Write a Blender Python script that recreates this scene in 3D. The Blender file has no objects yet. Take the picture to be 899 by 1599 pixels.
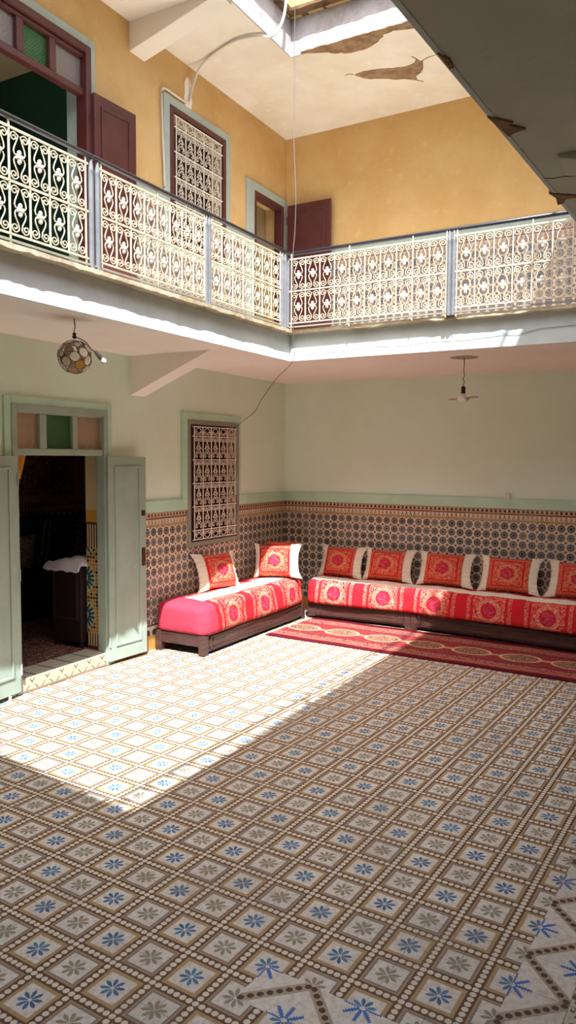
import bpy, math, random
from mathutils import Vector, Matrix
random.seed(7)
C = bpy.context.scene.collection
PI = math.pi
def R(d): return math.radians(d)

# ------------------------------------------------------------------ materials
def lin(c):
    c = c / 255.0
    return c / 12.92 if c <= 0.04045 else ((c + 0.055) / 1.055) ** 2.4
def rgb(r, g, b): return (lin(r), lin(g), lin(b), 1.0)

class V:                                   # a node socket with arithmetic
    def __init__(s, m, sock): s.m = m; s.s = sock
    def __add__(s, o): return s.m.op('ADD', s, o)
    __radd__ = __add__
    def __sub__(s, o): return s.m.op('SUBTRACT', s, o)
    def __rsub__(s, o): return s.m.op('SUBTRACT', o, s)
    def __mul__(s, o): return s.m.op('MULTIPLY', s, o)
    __rmul__ = __mul__
    def __truediv__(s, o): return s.m.op('DIVIDE', s, o)
    def abs(s): return s.m.op('ABSOLUTE', s)
    def fract(s): return s.m.op('FRACT', s)
    def floor(s): return s.m.op('FLOOR', s)
    def lt(s, o): return s.m.op('LESS_THAN', s, o)
    def gt(s, o): return s.m.op('GREATER_THAN', s, o)
    def mod2(s): return (s * 0.5).fract().gt(0.25)

class Mat:
    def __init__(s, name, rough=0.7, spec=0.4):
        s.mat = bpy.data.materials.new(name); s.mat.use_nodes = True
        s.nt = s.mat.node_tree; s.b = s.nt.nodes['Principled BSDF']
        s.b.inputs['Roughness'].default_value = rough
        s.b.inputs['Specular IOR Level'].default_value = spec
        s._tc = None
    def lk(s, a, b): s.nt.links.new(a, b)
    def put(s, sock, v):
        if isinstance(v, V): s.lk(v.s, sock)
        else: sock.default_value = v
    def op(s, o, a, b=None, c=None):
        n = s.nt.nodes.new('ShaderNodeMath'); n.operation = o
        for i, v in enumerate((a, b, c)):
            if v is not None: s.put(n.inputs[i], v)
        return V(s, n.outputs[0])
    def mx(s, a, b): return s.op('MAXIMUM', a, b)
    def mn(s, a, b): return s.op('MINIMUM', a, b)
    def hyp(s, a, b): return s.op('SQRT', a * a + b * b)
    def ang(s, a, b): return s.op('ARCTAN2', a, b)
    def sin(s, a): return s.op('SINE', a)
    def ss(s, v, lo, hi):                  # smooth 0..1
        n = s.nt.nodes.new('ShaderNodeMapRange'); n.interpolation_type = 'SMOOTHSTEP'
        s.put(n.inputs[0], v); n.inputs[1].default_value = lo; n.inputs[2].default_value = hi
        return V(s, n.outputs[0])
    def tc(s, kind='Object'):
        if s._tc is None: s._tc = s.nt.nodes.new('ShaderNodeTexCoord')
        return s._tc.outputs[kind]
    def xyz(s, kind='Object'):
        n = s.nt.nodes.new('ShaderNodeSeparateXYZ'); s.lk(s.tc(kind), n.inputs[0])
        return [V(s, n.outputs[i]) for i in range(3)]
    def comb(s, x, y, z=0.0):
        n = s.nt.nodes.new('ShaderNodeCombineXYZ')
        for i, v in enumerate((x, y, z)): s.put(n.inputs[i], v)
        return V(s, n.outputs[0])
    def noise(s, scale, detail=3, rough=0.5, vec=None, dist=0.0, kind='Object'):
        n = s.nt.nodes.new('ShaderNodeTexNoise')
        n.inputs['Scale'].default_value = scale; n.inputs['Detail'].default_value = detail
        n.inputs['Roughness'].default_value = rough; n.inputs['Distortion'].default_value = dist
        s.lk(vec.s if vec is not None else s.tc(kind), n.inputs['Vector'])
        return V(s, n.outputs[0])
    def rnd(s, x, y):
        n = s.nt.nodes.new('ShaderNodeTexWhiteNoise'); n.noise_dimensions = '2D'
        s.lk(s.comb(x, y).s, n.inputs['Vector']); return V(s, n.outputs['Value'])
    def mix(s, f, a, b, blend='MIX'):
        n = s.nt.nodes.new('ShaderNodeMix'); n.data_type = 'RGBA'; n.blend_type = blend
        n.clamp_factor = True
        s.put(n.inputs[0], f); s.put(n.inputs[6], a); s.put(n.inputs[7], b)
        return V(s, n.outputs[2])
    def color(s, c): s.put(s.b.inputs['Base Color'], c); return s
    def rough(s, v): s.put(s.b.inputs['Roughness'], v); return s
    def bump(s, h, strength=0.3, dist=0.01):
        n = s.nt.nodes.new('ShaderNodeBump'); n.inputs['Strength'].default_value = strength
        n.inputs['Distance'].default_value = dist
        s.lk(h.s, n.inputs['Height']); s.lk(n.outputs[0], s.b.inputs['Normal']); return s

def plain(name, c, rough=0.6, spec=0.4, var=0.12, scale=8, bump=0.0, c2=None, metal=0.0):
    m = Mat(name, rough, spec)
    n = m.noise(scale, 4, 0.6)
    if c2 is None: c2 = tuple(max(0, v * (1 - 2.2 * var)) for v in c[:3]) + (1,)
    m.color(m.mix(m.ss(n, 0.35, 0.7), c, c2))
    if bump: m.bump(n, bump, 0.01)
    m.b.inputs['Metallic'].default_value = metal
    return m.mat

def plaster(name, c, c2, c3=None, scale=1.6, rough=0.85):
    m = Mat(name, rough, 0.25)
    a = m.noise(scale, 6, 0.62); b = m.noise(scale * 7, 4, 0.6); d = m.noise(60, 2)
    col = m.mix(m.ss(a, 0.38, 0.66), c, c2)
    if c3: col = m.mix(m.ss(b, 0.55, 0.78) * 0.6, col, c3)
    m.color(col); m.bump(a * 0.6 + b * 0.5 + d * 0.08, 0.35, 0.02)
    return m.mat

P_ = 0.19767330; TH = -0.057238; OX = 2.378477; OY = -5.807978
def floor_material():
    m = Mat('cement_floor_tiles', 0.4, 0.35)
    x, y, z = m.xyz()
    ct, st = math.cos(TH), math.sin(TH)
    dx = x - OX; dy = y - OY
    u = (dx * ct + dy * st) / P_; v = (dx * st - dy * ct) / P_
    iu = (u + 0.5).floor(); iv = (v + 0.5).floor()
    p = u - iu; q = v - iv
    blue = 1.0 - (iu + iv).mod2()          # 1 on blue flowers
    ap = p.abs(); aq = q.abs(); mm = m.mx(ap, aq)
    wear = m.noise(2.2, 5, 0.6); fine = m.noise(38, 4, 0.65); big = m.noise(0.55, 3)
    tr = m.rnd((u).floor(), (v).floor())
    cream = m.mix(m.ss(fine, 0.35, 0.75), rgb(212, 206, 194), rgb(180, 170, 156))
    cream = m.mix(tr * 0.35, cream, rgb(185, 174, 158))
    ochre = m.mix(fine, rgb(176, 146, 102), rgb(142, 114, 76))
    grey = m.mix(fine, rgb(146, 128, 104), rgb(120, 102, 82))
    frame = m.mix(blue, grey, ochre)
    innerline = mm.lt(0.342) * mm.gt(0.318) * (1.0 - blue)
    frame = m.mix(innerline * m.ss(wear, 0.3, 0.7), frame, rgb(96, 104, 120))
    outer = mm.gt(0.36) * (1.0 - blue)
    frame = m.mix(outer * 0.7, frame, rgb(166, 134, 96))
    # petals
    r = m.hyp(p, q); th = m.ang(q, p)
    k = ((th / (PI / 4)).fract() - 0.5) * (PI / 4)     # petals between the axes
    w = m.sin(k) * r
    rr = (r - 0.136) / 0.104
    wid = 0.035 + (r - 0.12) * 0.15
    sh = (w / wid) * (w / wid) + rr * rr
    lobes = m.sin(r * 95.0) * 0.12
    petal = (sh + lobes).lt(0.92)
    pc = m.mix(blue, m.mix(fine, rgb(150, 138, 116), rgb(118, 106, 84)),
               m.mix(m.rnd(iu * 3.1 + 0.3, iv * 1.7 + th.floor()), rgb(40, 84, 122), rgb(74, 120, 150)))
    col = m.mix(petal, cream, pc)
    col = m.mix(mm.gt(0.316), col, frame)
    # dotted strips
    strip = mm.gt(0.396)
    du = ((u - 0.5) * 7.0 + 0.5).fract() - 0.5; dv = ((v - 0.5) * 7.0 + 0.5).fract() - 0.5
    dot = m.hyp(du, dv).lt(0.43)
    # only the centre row of dots in each strip
    cr = m.mx(((ap - 0.5).abs()).lt(0.07), ((aq - 0.5).abs()).lt(0.07))
    sc = m.mix(fine, rgb(98, 68, 48), rgb(72, 50, 38))
    sc = m.mix(dot * cr, sc, m.mix(fine, rgb(224, 212, 190), rgb(190, 176, 154)))
    col = m.mix(strip, col, sc)
    # zigzag border tiles
    band = m.mn(((u + v) * 0.5 - 0.5 + 0.5).fract() - 0.5 , 9.0)
    d1 = ((((u + v - 1.0) * 0.5) + 0.5).fract() - 0.5).abs() * 2.0 / 1.4142
    d2 = ((((u - v - 1.0) * 0.5) + 0.5).fract() - 0.5).abs() * 2.0 / 1.4142
    dd = m.mn(d1, d2)
    along = m.mix(d1.lt(d2), u + v, u - v)
    sel = d1.lt(d2)
    al = (u - v) * sel + (u + v) * (1.0 - sel)
    bd = m.hyp(((al * 4.0).fract() - 0.5) / 8.0 * 1.4142 * 0.9, dd).lt(0.058)
    bcol = m.mix(dd.lt(0.105), cream, rgb(158, 140, 116))
    bcol = m.mix(bd, bcol, rgb(64, 44, 36))
    k2 = ((th / (PI / 4) + 0.5).fract() - 0.5) * (PI / 4)
    w2 = (m.sin(k2) * r).abs()
    leaf = (w2 + (m.sin(r * 120.0) * 0.012) + (r - 0.2).abs() * 0.06).lt(0.038) * r.gt(0.06) * r.lt(0.36) * blue
    bcol = m.mix(leaf, bcol, rgb(44, 98, 168))
    inA = v.gt(1.0) * v.lt(2.0) * u.gt(5.0)
    inB = u.gt(9.0) * u.lt(10.0)
    beyond = u.gt(10.0)
    col = m.mix(m.mx(inA, inB), col, bcol)
    far = m.mix(m.noise(26, 3, 0.6, dist=1.5).gt(0.53), rgb(190, 178, 158), rgb(78, 62, 50))
    col = m.mix(beyond, col, far)
    # joints and grime
    joint = m.mx(ap.lt(0.008), aq.lt(0.008))
    col = m.mix(joint * m.ss(wear, 0.42, 0.6) * 0.75, col, rgb(92, 80, 70))
    chips = m.noise(14, 5, 0.75).gt(0.70)
    col = m.mix(chips * 0.45, col, rgb(160, 146, 128))
    col = m.mix(m.ss(wear, 0.45, 0.8) * 0.35, col, rgb(132, 118, 100))
    dark = m.ss(m.noise(6, 6, 0.7), 0.58, 0.8)
    col = m.mix(dark * 0.35, col, rgb(96, 82, 70))
    m.color(col)
    m.rough(0.34 + fine * 0.3)
    m.bump(fine * 0.3 + wear - joint * 0.5, 0.12, 0.004)
    return m.mat

def zellige(name, axis, s0=0.024, z0=1.154, top=1.342, base=True, dull=0.0):
    m = Mat(name, 0.38, 0.4)
    X, Y, Z = m.xyz(); s = X if axis == 'x' else Y
    P = 0.0985
    u = (s - s0) / P; v = (Z - z0) / P
    iu = (u + 0.5).floor(); iv = (v + 0.5).floor()
    p = u - iu; q = v - iv; ap = p.abs(); aq = q.abs()
    r = m.hyp(p, q); th = m.ang(q, p)
    fine = m.noise(45, 3, 0.6); wear = m.noise(2.5, 5, 0.65)
    cream = m.mix(fine, rgb(224, 208, 182), rgb(200, 180, 154))
    tone = m.rnd(iu, iv)
    navy = m.mix(tone, rgb(54, 56, 68), rgb(80, 74, 78))
    navy = m.mix(m.rnd(iu + 7.0, iv * 2.0).gt(0.8), navy, rgb(104, 96, 84))
    c8 = m.op('COSINE', th * 8.0)
    ros = (r + c8 * -0.03).lt(0.41)
    col = m.mix(ros, cream, navy)
    ray = ((m.sin(th * 4.0)).abs() * r).lt(0.045) * r.gt(0.2) * r.lt(0.38)
    col = m.mix(ray * 0.8, col, cream)
    ring = r.gt(0.165) * r.lt(0.205)
    col = m.mix(ring * 0.5, col, cream)
    col = m.mix(r.lt(0.10), col, rgb(40, 30, 30))
    cd = m.hyp(ap - 0.5, aq - 0.5)
    col = m.mix(cd.lt(0.135), col, rgb(112, 62, 44))
    # top border
    t1 = top - 0.05; t2 = t1 - 0.017; t3 = t2 - 0.075
    e = (s / 0.0492).fract() - 0.5
    h = (Z - t3) / 0.075
    arch = (e.abs() * 2.2 + (h - 0.1) * 0.9).lt(0.95) * h.gt(0.25)
    mer = m.mix(h.lt(0.3), cream, rgb(176, 136, 84))
    arch = arch * ((e.abs() * 2.2 + (h - 0.1) * 0.9).gt(0.5) + h.gt(0.6) * e.abs().lt(0.14))
    mer = m.mix(arch, mer, m.mix(m.rnd((s / 0.0492).floor(), 3.0).gt(0.5), rgb(110, 104, 104), rgb(168, 124, 76)))
    col = m.mix(Z.gt(t3), col, mer)
    col = m.mix(Z.gt(t2), col, rgb(128, 66, 42))
    chk = (s / 0.0985).fract().lt(0.5)
    chk = ((s / 0.0492).fract() - 0.5).abs().gt(0.28) + (((Z - t1) / 0.05) - 0.45).abs().gt(0.3)
    ck = m.mix(chk, rgb(70, 42, 34), rgb(206, 168, 132))
    col = m.mix(Z.gt(t1), col, ck)
    col = m.mix(Z.gt(top - 0.006), col, rgb(92, 48, 34))
    if base:
        b = m.mix((s / 0.0492).fract().lt(0.5), cream, navy)
        col = m.mix(Z.lt(0.27), col, b); col = m.mix(Z.lt(0.25), col, rgb(60, 48, 46))
        col = m.mix(Z.lt(0.235), col, m.mix(r.lt(0.35), cream, navy))
        col = m.mix(Z.lt(0.145), col, m.mix(fine, rgb(206, 150, 74), rgb(176, 122, 58)))
    # tile joints every 20 cm
    jt = m.mx((((u + 0.5) * 0.5).fract() - 0.5).abs().gt(0.493), (((v + 0.5) * 0.5).fract() - 0.5).abs().gt(0.493))
    col = m.mix(jt * 0.6, col, rgb(96, 78, 66))
    col = m.mix(m.ss(wear, 0.5, 0.75) * 0.3, col, rgb(128, 104, 92))
    col = m.mix(m.rnd(((u + 0.5) * 0.5).floor(), ((v + 0.5) * 0.5).floor()).gt(0.72) * 0.10, col, rgb(196, 182, 168))
    col = m.mix(m.ss(m.noise(1.1, 4, 0.6), 0.52, 0.7) * 0.25, col, rgb(70, 58, 56))
    if dull: col = m.mix(dull, col, rgb(112, 106, 104))
    m.color(col); m.bump(fine * 0.4 + wear - jt * 0.6, 0.15, 0.004)
    return m.mat

def star_zellige():
    m = Mat('star_zellige', 0.35, 0.45)
    X, Y, Z = m.xyz()
    p = X + 0.27; q = ((Z - 0.26) / 0.345).fract() - 0.5; q = q * 0.345
    r = m.hyp(p, q); th = m.ang(q, p)
    gold = rgb(196, 160, 104)
    k = (th / (PI / 8)).fract() - 0.5
    pet = (k.abs() * (PI / 8) * r).lt(0.0125) * r.gt(0.045) * r.lt(0.125)
    pale = (k.abs() * (PI / 8) * r).lt(0.017) * r.gt(0.04) * r.lt(0.13)
    c = m.mix(pale, gold, rgb(176, 190, 178)); c = m.mix(pet, c, rgb(34, 66, 70))
    u = (X / 0.034); v = (Z / 0.034); e = m.hyp(u.fract() - 0.5, v.fract() - 0.5)
    sm = m.mix(e.lt(0.42), gold, m.mix(m.rnd(u.floor(), v.floor()).gt(0.5), rgb(38, 30, 30), rgb(168, 116, 52)))
    c = m.mix(r.gt(0.135), c, sm)
    band = m.mix(((X / 0.03).fract()).lt(0.5), rgb(214, 186, 136), rgb(58, 30, 24))
    c = m.mix(m.mx(Z.gt(1.06), Z.lt(0.27)), c, band)
    c = m.mix(m.mx(Z.gt(1.27), Z.lt(0.15)), c, rgb(96, 40, 26))
    c = m.mix(Z.gt(1.29), c, rgb(196, 148, 62))
    m.color(c); return m.mat

def scroll(m, vec, scale, lines=4.0, width=0.16, dist=1.2):
    n = m.noise(scale, 1.5, 0.4, vec=vec, dist=dist)
    return ((n * lines).fract() - 0.5).abs().lt(width)

def rose(m, p, q, vec):
    r = m.hyp(p, q)
    n = m.noise(30, 2, 0.5, vec=vec, dist=2.0)
    c = m.mix(m.ss(n, 0.4, 0.6), rgb(196, 58, 86), rgb(160, 24, 50))
    return m.mix(m.noise(34, 2, 0.5, vec=vec).gt(0.58), c, rgb(186, 74, 70)), r

def fabric_cover(name, strip0, stripw):
    m = Mat(name, 0.85, 0.15)
    n = m.nt.nodes.new('ShaderNodeUVMap'); sp = m.nt.nodes.new('ShaderNodeSeparateXYZ'); m.lk(n.outputs[0], sp.inputs[0])
    U = V(m, sp.outputs[0]); W = V(m, sp.outputs[1]); vec = V(m, n.outputs[0])
    per = 0.6
    p = ((U / per).fract() - 0.5) * per; q = W - 0.175; ap = p.abs(); aq = q.abs()
    weave = m.noise(220, 2, 0.6, vec=vec)
    red = m.mix(weave, rgb(200, 36, 44), rgb(178, 26, 38))
    gold = m.mix(weave, rgb(228, 184, 150), rgb(204, 140, 112))
    sc1 = scroll(m, vec, 26, 6, 0.12); sc2 = scroll(m, vec, 36, 6, 0.13)
    mm = m.mx(ap, aq); r = m.hyp(p, q)
    ringm = r.gt(0.082) * mm.lt(0.165)
    col = m.mix(ringm * sc1, red, gold)
    col = m.mix(r.gt(0.085) * r.lt(0.125) * scroll(m, vec, 34, 5, 0.2), col, rgb(206, 150, 116))
    bandm = m.mx(ap.gt(0.195) * ap.lt(0.235), aq.gt(0.175) * ap.lt(0.235))
    col = m.mix(bandm * sc2, col, gold)
    cor = m.hyp(ap - 0.215, aq - 0.19).lt(0.035)
    col = m.mix(cor * sc2, col, rgb(240, 214, 166))
    rc, _ = rose(m, p, q, vec)
    col = m.mix((r + (m.noise(20, 2, 0.5, vec=vec) - 0.5) * 0.16).lt(0.066), col, rc)
    cream = m.mix(weave, rgb(232, 222, 206), rgb(214, 202, 184))
    zig = ((U * 70.0).fract() - 0.5).abs() * 0.014
    col = m.mix((W - zig).gt(strip0) * (W + zig).lt(strip0 + stripw), col, cream)
    # plain tucked end
    col = m.mix(U.lt(0.0), col, m.mix(weave, rgb(188, 62, 78), rgb(174, 50, 66)))
    m.color(col); m.bump(weave + m.noise(7, 3, 0.6, vec=vec) * 4.0, 0.35, 0.006)
    return m.mat

def pillow_fabric(name, hw, hh, cx=0.0):
    m = Mat(name, 0.85, 0.15)
    X, Y, Z = m.xyz(); vec = V(m, m.tc())
    p = X - cx; q = Z; ap = p.abs(); aq = q.abs()
    weave = m.noise(260, 2, 0.6)
    red = m.mix(weave, rgb(204, 40, 38), rgb(180, 30, 34))
    gold = m.mix(weave, rgb(220, 178, 134), rgb(196, 136, 100))
    r = m.hyp(p, q * 1.15)
    sup = m.mx(ap / hw, aq / hh)
    bandm = sup.gt(0.76) * sup.lt(0.93)
    col = m.mix(bandm * scroll(m, vec, 38, 6, 0.14), red, gold)
    col = m.mix(sup.gt(0.735) * sup.lt(0.755), col, rgb(206, 120, 84))
    ringm = r.gt(0.085) * sup.lt(0.66)
    col = m.mix(ringm * scroll(m, vec, 28, 6, 0.125), col, gold)
    col = m.mix(r.gt(0.07) * r.lt(0.11) * scroll(m, vec, 34, 5, 0.24), col, rgb(190, 140, 100))
    rc, _ = rose(m, p, q, vec)
    col = m.mix((r + (m.noise(22, 2) - 0.5) * 0.16).lt(0.062), col, rc)
    m.color(col); m.bump(weave + m.noise(9, 3) * 3.0, 0.35, 0.006)
    return m.mat

def rug_material():
    m = Mat('runner_rug_wool', 0.95, 0.1)
    X, Y, Z = m.xyz(); vec = V(m, m.tc())
    w = m.noise(160, 2, 0.6)
    red = m.mix(w, rgb(132, 42, 48), rgb(106, 30, 36))
    per = 0.475
    p = ((X + 0.02) / per).fract() - 0.5; p = p * per; q = Y; ap = p.abs(); aq = q.abs()
    e = m.hyp(p / 0.195, q / 0.14) + (m.noise(24, 1, vec=vec) - 0.5) * 0.12
    gold = rgb(186, 150, 112); dk = rgb(58, 20, 28)
    col = m.mix(scroll(m, vec, 40, 3, 0.07), red, rgb(160, 80, 72))
    inner = m.mix(scroll(m, vec, 46, 4, 0.28), rgb(122, 58, 54), rgb(64, 34, 40))
    inner = m.mix(scroll(m, vec, 52, 4, 0.14), inner, gold)
    col = m.mix(e.lt(0.9), col, inner)
    col = m.mix(e.gt(0.88) * e.lt(1.03), col, gold)
    chain = ap.gt(0.185) * aq.lt(0.03 ) 
    col = m.mix(chain * scroll(m, vec, 60, 4, 0.3), col, gold)
    b = aq.gt(0.24) * aq.lt(0.40)
    bc = m.mix(scroll(m, vec, 34, 4, 0.24), rgb(136, 34, 42), dk)
    bc = m.mix(scroll(m, vec, 48, 4, 0.2), bc, rgb(176, 120, 98))
    col = m.mix(b, col, bc)
    col = m.mix(aq.gt(0.235) * aq.lt(0.25), col, dk)
    col = m.mix(aq.gt(0.395) * aq.lt(0.41), col, rgb(170, 110, 86))
    col = m.mix(aq.gt(0.445), col, rgb(86, 16, 26))
    m.color(col); m.bump(w, 0.5, 0.004)
    return m.mat

def patterned(name, a, b, c=None, scale=20, w=0.2, rough=0.9):
    m = Mat(name, rough, 0.15); vec = V(m, m.tc())
    col = m.mix(scroll(m, vec, scale, 4, w), a, b)
    if c: col = m.mix(scroll(m, vec, scale * 1.4, 4, w * 0.6), col, c)
    m.color(col); return m.mat

def wood(name, a, b, rough=0.4, sx=2.0):
    m = Mat(name, rough, 0.45)
    x, y, z = m.xyz()
    n = m.noise(9, 5, 0.6, vec=m.comb(x * sx * 0.25, y * sx * 0.25, z * 6.0), dist=1.0)
    m.color(m.mix(m.ss(n, 0.3, 0.7), a, b)); m.bump(n, 0.15, 0.004)
    return m.mat

M = {}
M['floor'] = floor_material()
M['green_wall'] = plaster('pale_green_plaster', rgb(224, 238, 220), rgb(220, 230, 210), rgb(228, 238, 222), 0.8)
M['orange_wall'] = plaster('ochre_limewash', rgb(200, 166, 112), rgb(190, 152, 94), rgb(208, 180, 134), 1.1)
M['white_plaster'] = plaster('white_plaster', rgb(240, 240, 232), rgb(232, 232, 224), None, 0.9)
M['soffit'] = plaster('pink_white_soffit', rgb(242, 232, 222), rgb(238, 224, 212), None, 0.9)
M['upper_soffit'] = plaster('cream_soffit', rgb(216, 206, 188), rgb(204, 190, 166), rgb(222, 212, 196), 0.9)
M['east_soffit'] = plaster('grey_green_soffit', rgb(196, 198, 184), rgb(182, 182, 168), None, 1.5)
M['fascia'] = plaster('blue_white_fascia', rgb(204, 210, 208), rgb(190, 198, 196), rgb(202, 202, 186), 2.0)
M['lip'] = plaster('cream_tile_lip', rgb(222, 206, 176), rgb(176, 156, 122), rgb(110, 92, 66), 4.0)
M['ufascia'] = plaster('stained_white_fascia', rgb(164, 158, 156), rgb(134, 126, 124), rgb(180, 176, 170), 3.0)
M['dado_y'] = zellige('zellige_tiles_left', 'y', s0=-0.05)
M['dado_x'] = zellige('zellige_tiles_back', 'x')
M['udado_y'] = zellige('zellige_tiles_upper_left', 'y', s0=-0.05, z0=4.10, top=4.30, base=False, dull=0.4)
M['udado_x'] = zellige('zellige_tiles_upper_back', 'x', z0=4.10, top=4.30, base=False, dull=0.4)
M['star'] = star_zellige()
M['mint'] = plain('mint_paint', rgb(190, 218, 192), 0.45, 0.4, 0.06, 3, 0.1)
M['bluegrey'] = plain('pale_blue_grey_paint', rgb(160, 172, 160), 0.55, 0.4, 0.06, 3, 0.1)
M['sage'] = plain('sage_green_paint', rgb(160, 170, 154), 0.4, 0.45, 0.07, 4, 0.08)
M['greywood'] = plain('grey_painted_wood', rgb(142, 138, 122), 0.5, 0.4, 0.07, 5, 0.1)
M['maroon'] = plain('maroon_paint', rgb(84, 40, 38), 0.4, 0.45, 0.1, 5, 0.08)
M['black_paint'] = plain('dark_grey_paint', rgb(44, 46, 54), 0.3, 0.5, 0.1, 12)
M['post_paint'] = plain('slate_grey_paint', rgb(112, 112, 114), 0.4, 0.45, 0.12, 14)
M['iron'] = plain('cream_painted_iron', rgb(204, 188, 158), 0.45, 0.4, 0.06, 18)
M['white_iron'] = plain('white_painted_iron', rgb(226, 216, 196), 0.45, 0.4, 0.04, 18)
M['pink_iron'] = plain('pinkish_white_iron', rgb(240, 222, 204), 0.45, 0.4, 0.05, 18)
M['cover_left'] = fabric_cover('red_rose_cover_left', 0.44, 0.22)
M['cover_back'] = fabric_cover('red_rose_cover_back', 0.355, 0.16)
M['pillow'] = pillow_fabric('red_rose_pillow', 0.235, 0.19)
M['pillow_wide'] = pillow_fabric('red_rose_pillow_wide', 0.19, 0.19)
M['cream_cloth'] = plain('cream_cloth', rgb(222, 206, 184), 0.9, 0.1, 0.06, 60, 0.2)
M['rug'] = rug_material()
M['bench'] = wood('dark_walnut_wood', rgb(82, 52, 44), rgb(50, 30, 26), 0.35)
M['brown_door'] = wood('dark_brown_shutter_wood', rgb(56, 32, 24), rgb(36, 20, 16), 0.5)
M['beige_reveal'] = plain('beige_plaster', rgb(206, 178, 140), 0.8, 0.2, 0.05, 3)
M['exposed'] = plaster('exposed_earth_plaster', rgb(146, 118, 88), rgb(118, 92, 66), rgb(168, 140, 106), 12, 0.95)
M['dark_ledge'] = plaster('dark_stained_ledge', rgb(120, 92, 66), rgb(74, 54, 40), None, 6, 0.95)
M['dark_green'] = plain('dark_green_room_paint', rgb(40, 84, 66), 0.6, 0.3, 0.05, 2)
M['beige_room'] = plain('beige_room_paint', rgb(208, 186, 140), 0.8, 0.2, 0.05, 2)
M['room_wall'] = patterned('dark_floral_wall_hanging', rgb(110, 60, 42), rgb(150, 100, 64), rgb(168, 116, 78), 5, 0.25)
M['room_plain'] = plain('brown_room_paint', rgb(190, 150, 112), 0.8, 0.2, 0.05, 2)
M['rubber'] = plain('black_rubber', rgb(24, 20, 20), 0.5, 0.4)
M['brass'] = plain('brown_metal', rgb(104, 62, 34), 0.4, 0.5, 0.1, 30, metal=0.6)
M['steel'] = plain('dull_steel', rgb(150, 148, 140), 0.35, 0.5, 0.1, 30, metal=0.7)
M['dark_iron'] = plain('dark_rusty_iron', rgb(60, 40, 30), 0.6, 0.4, 0.15, 30)
M['cable'] = plain('grey_cable_sheath', rgb(96, 88, 80), 0.5, 0.4, 0.05, 30)
M['white_cable'] = plain('white_cable_sheath', rgb(206, 198, 184), 0.5, 0.4, 0.04, 20)
M['white_plastic'] = plain('white_plastic', rgb(232, 222, 206), 0.4, 0.4, 0.03, 20)
M['navy_cloth'] = plain('navy_velvet', rgb(44, 54, 86), 0.9, 0.1, 0.1, 20)
M['white_cloth'] = plain('lilac_white_cloth', rgb(226, 216, 220), 0.9, 0.1, 0.04, 20, 0.2)
M['orange_cloth'] = plain('orange_curtain_cloth', rgb(226, 150, 60), 0.8, 0.15, 0.1, 12)
M['dark_wood'] = wood('very_dark_wood', rgb(48, 28, 30), rgb(30, 18, 20), 0.4)
M['brocade'] = patterned('grey_brocade', rgb(140, 120, 104), rgb(90, 74, 68), rgb(176, 156, 136), 24, 0.25)
M['inner_rug'] = patterned('red_inner_rug', rgb(96, 26, 26), rgb(52, 30, 28), rgb(170, 150, 130), 22, 0.2)
def sill_mat():
    m = Mat('sill_tiles', 0.4, 0.4); X, Y, Z = m.xyz()
    u = ((Y + Z * 1.0) / 0.16).fract(); v = ((Y - Z * 1.0) / 0.16).fract()
    fine = m.noise(40, 3)
    ln = m.mx((u - 0.5).abs().lt(0.04), (v - 0.5).abs().lt(0.04))
    ln = ln * ((Z * 8.0 + 0.5).fract() - 0.5).abs().lt(0.42) * Z.lt(0.105) * Z.gt(0.02)
    front = m.mix(ln, m.mix(fine, rgb(200, 186, 158), rgb(176, 160, 134)), rgb(100, 84, 70))
    front = m.mix(Z.lt(0.02), front, rgb(150, 124, 104))
    tl = m.mx(((X / 0.075).fract() - 0.5).abs().gt(0.46), ((Y / 0.205).fract() - 0.5).abs().gt(0.45))
    tt = m.mix(tl, m.mix(fine, rgb(206, 200, 182), rgb(184, 176, 158)), rgb(54, 44, 48))
    m.color(m.mix(Z.gt(0.112) * X.lt(0.008), front, tt)); return m.mat
M['sill'] = sill_mat()
def room_floor_mat():
    m = Mat('inner_floor_tiles', 0.4, 0.4); X, Y, Z = m.xyz()
    ln = m.mx(((X / 0.13).fract() - 0.5).abs().gt(0.47), ((Y / 0.2).fract() - 0.5).abs().gt(0.45))
    m.color(m.mix(ln, rgb(206, 194, 172), rgb(52, 40, 40))); return m.mat
M['room_floor'] = room_floor_mat()
def glass(name, c, rough=0.35):
    m = Mat(name, rough, 0.5)
    X, Y, Z = m.xyz()
    b = m.sin(Y * 220.0) * m.sin(Z * 220.0)
    m.color(m.mix(m.noise(40, 3), c, tuple(v * 0.8 for v in c[:3]) + (1,)))
    m.b.inputs['Transmission Weight'].default_value = 0.55
    m.bump(b, 0.4, 0.004); return m.mat
M['amber_glass'] = glass('beige_patterned_glass', rgb(226, 190, 156))
M['green_glass'] = glass('green_patterned_glass', rgb(62, 128, 60))
M['frost_glass'] = glass('frosted_grey_glass', rgb(186, 172, 160))
def shell(name, c):
    m = Mat(name, 0.3, 0.5); m.color(m.mix(m.noise(50, 3), c, tuple(v * 0.75 for v in c[:3]) + (1,)))
    m.b.inputs['Transmission Weight'].default_value = 0.2; m.b.inputs['Alpha'].default_value = 0.95; return m.mat
M['shell'] = shell('pearly_shell', rgb(232, 218, 194))
M['shell_amber'] = shell('amber_shell', rgb(220, 160, 48))
M['shell_brown'] = shell('brown_shell', rgb(184, 132, 92))
M['bulb'] = shell('clear_bulb_glass', rgb(238, 232, 216))

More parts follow.
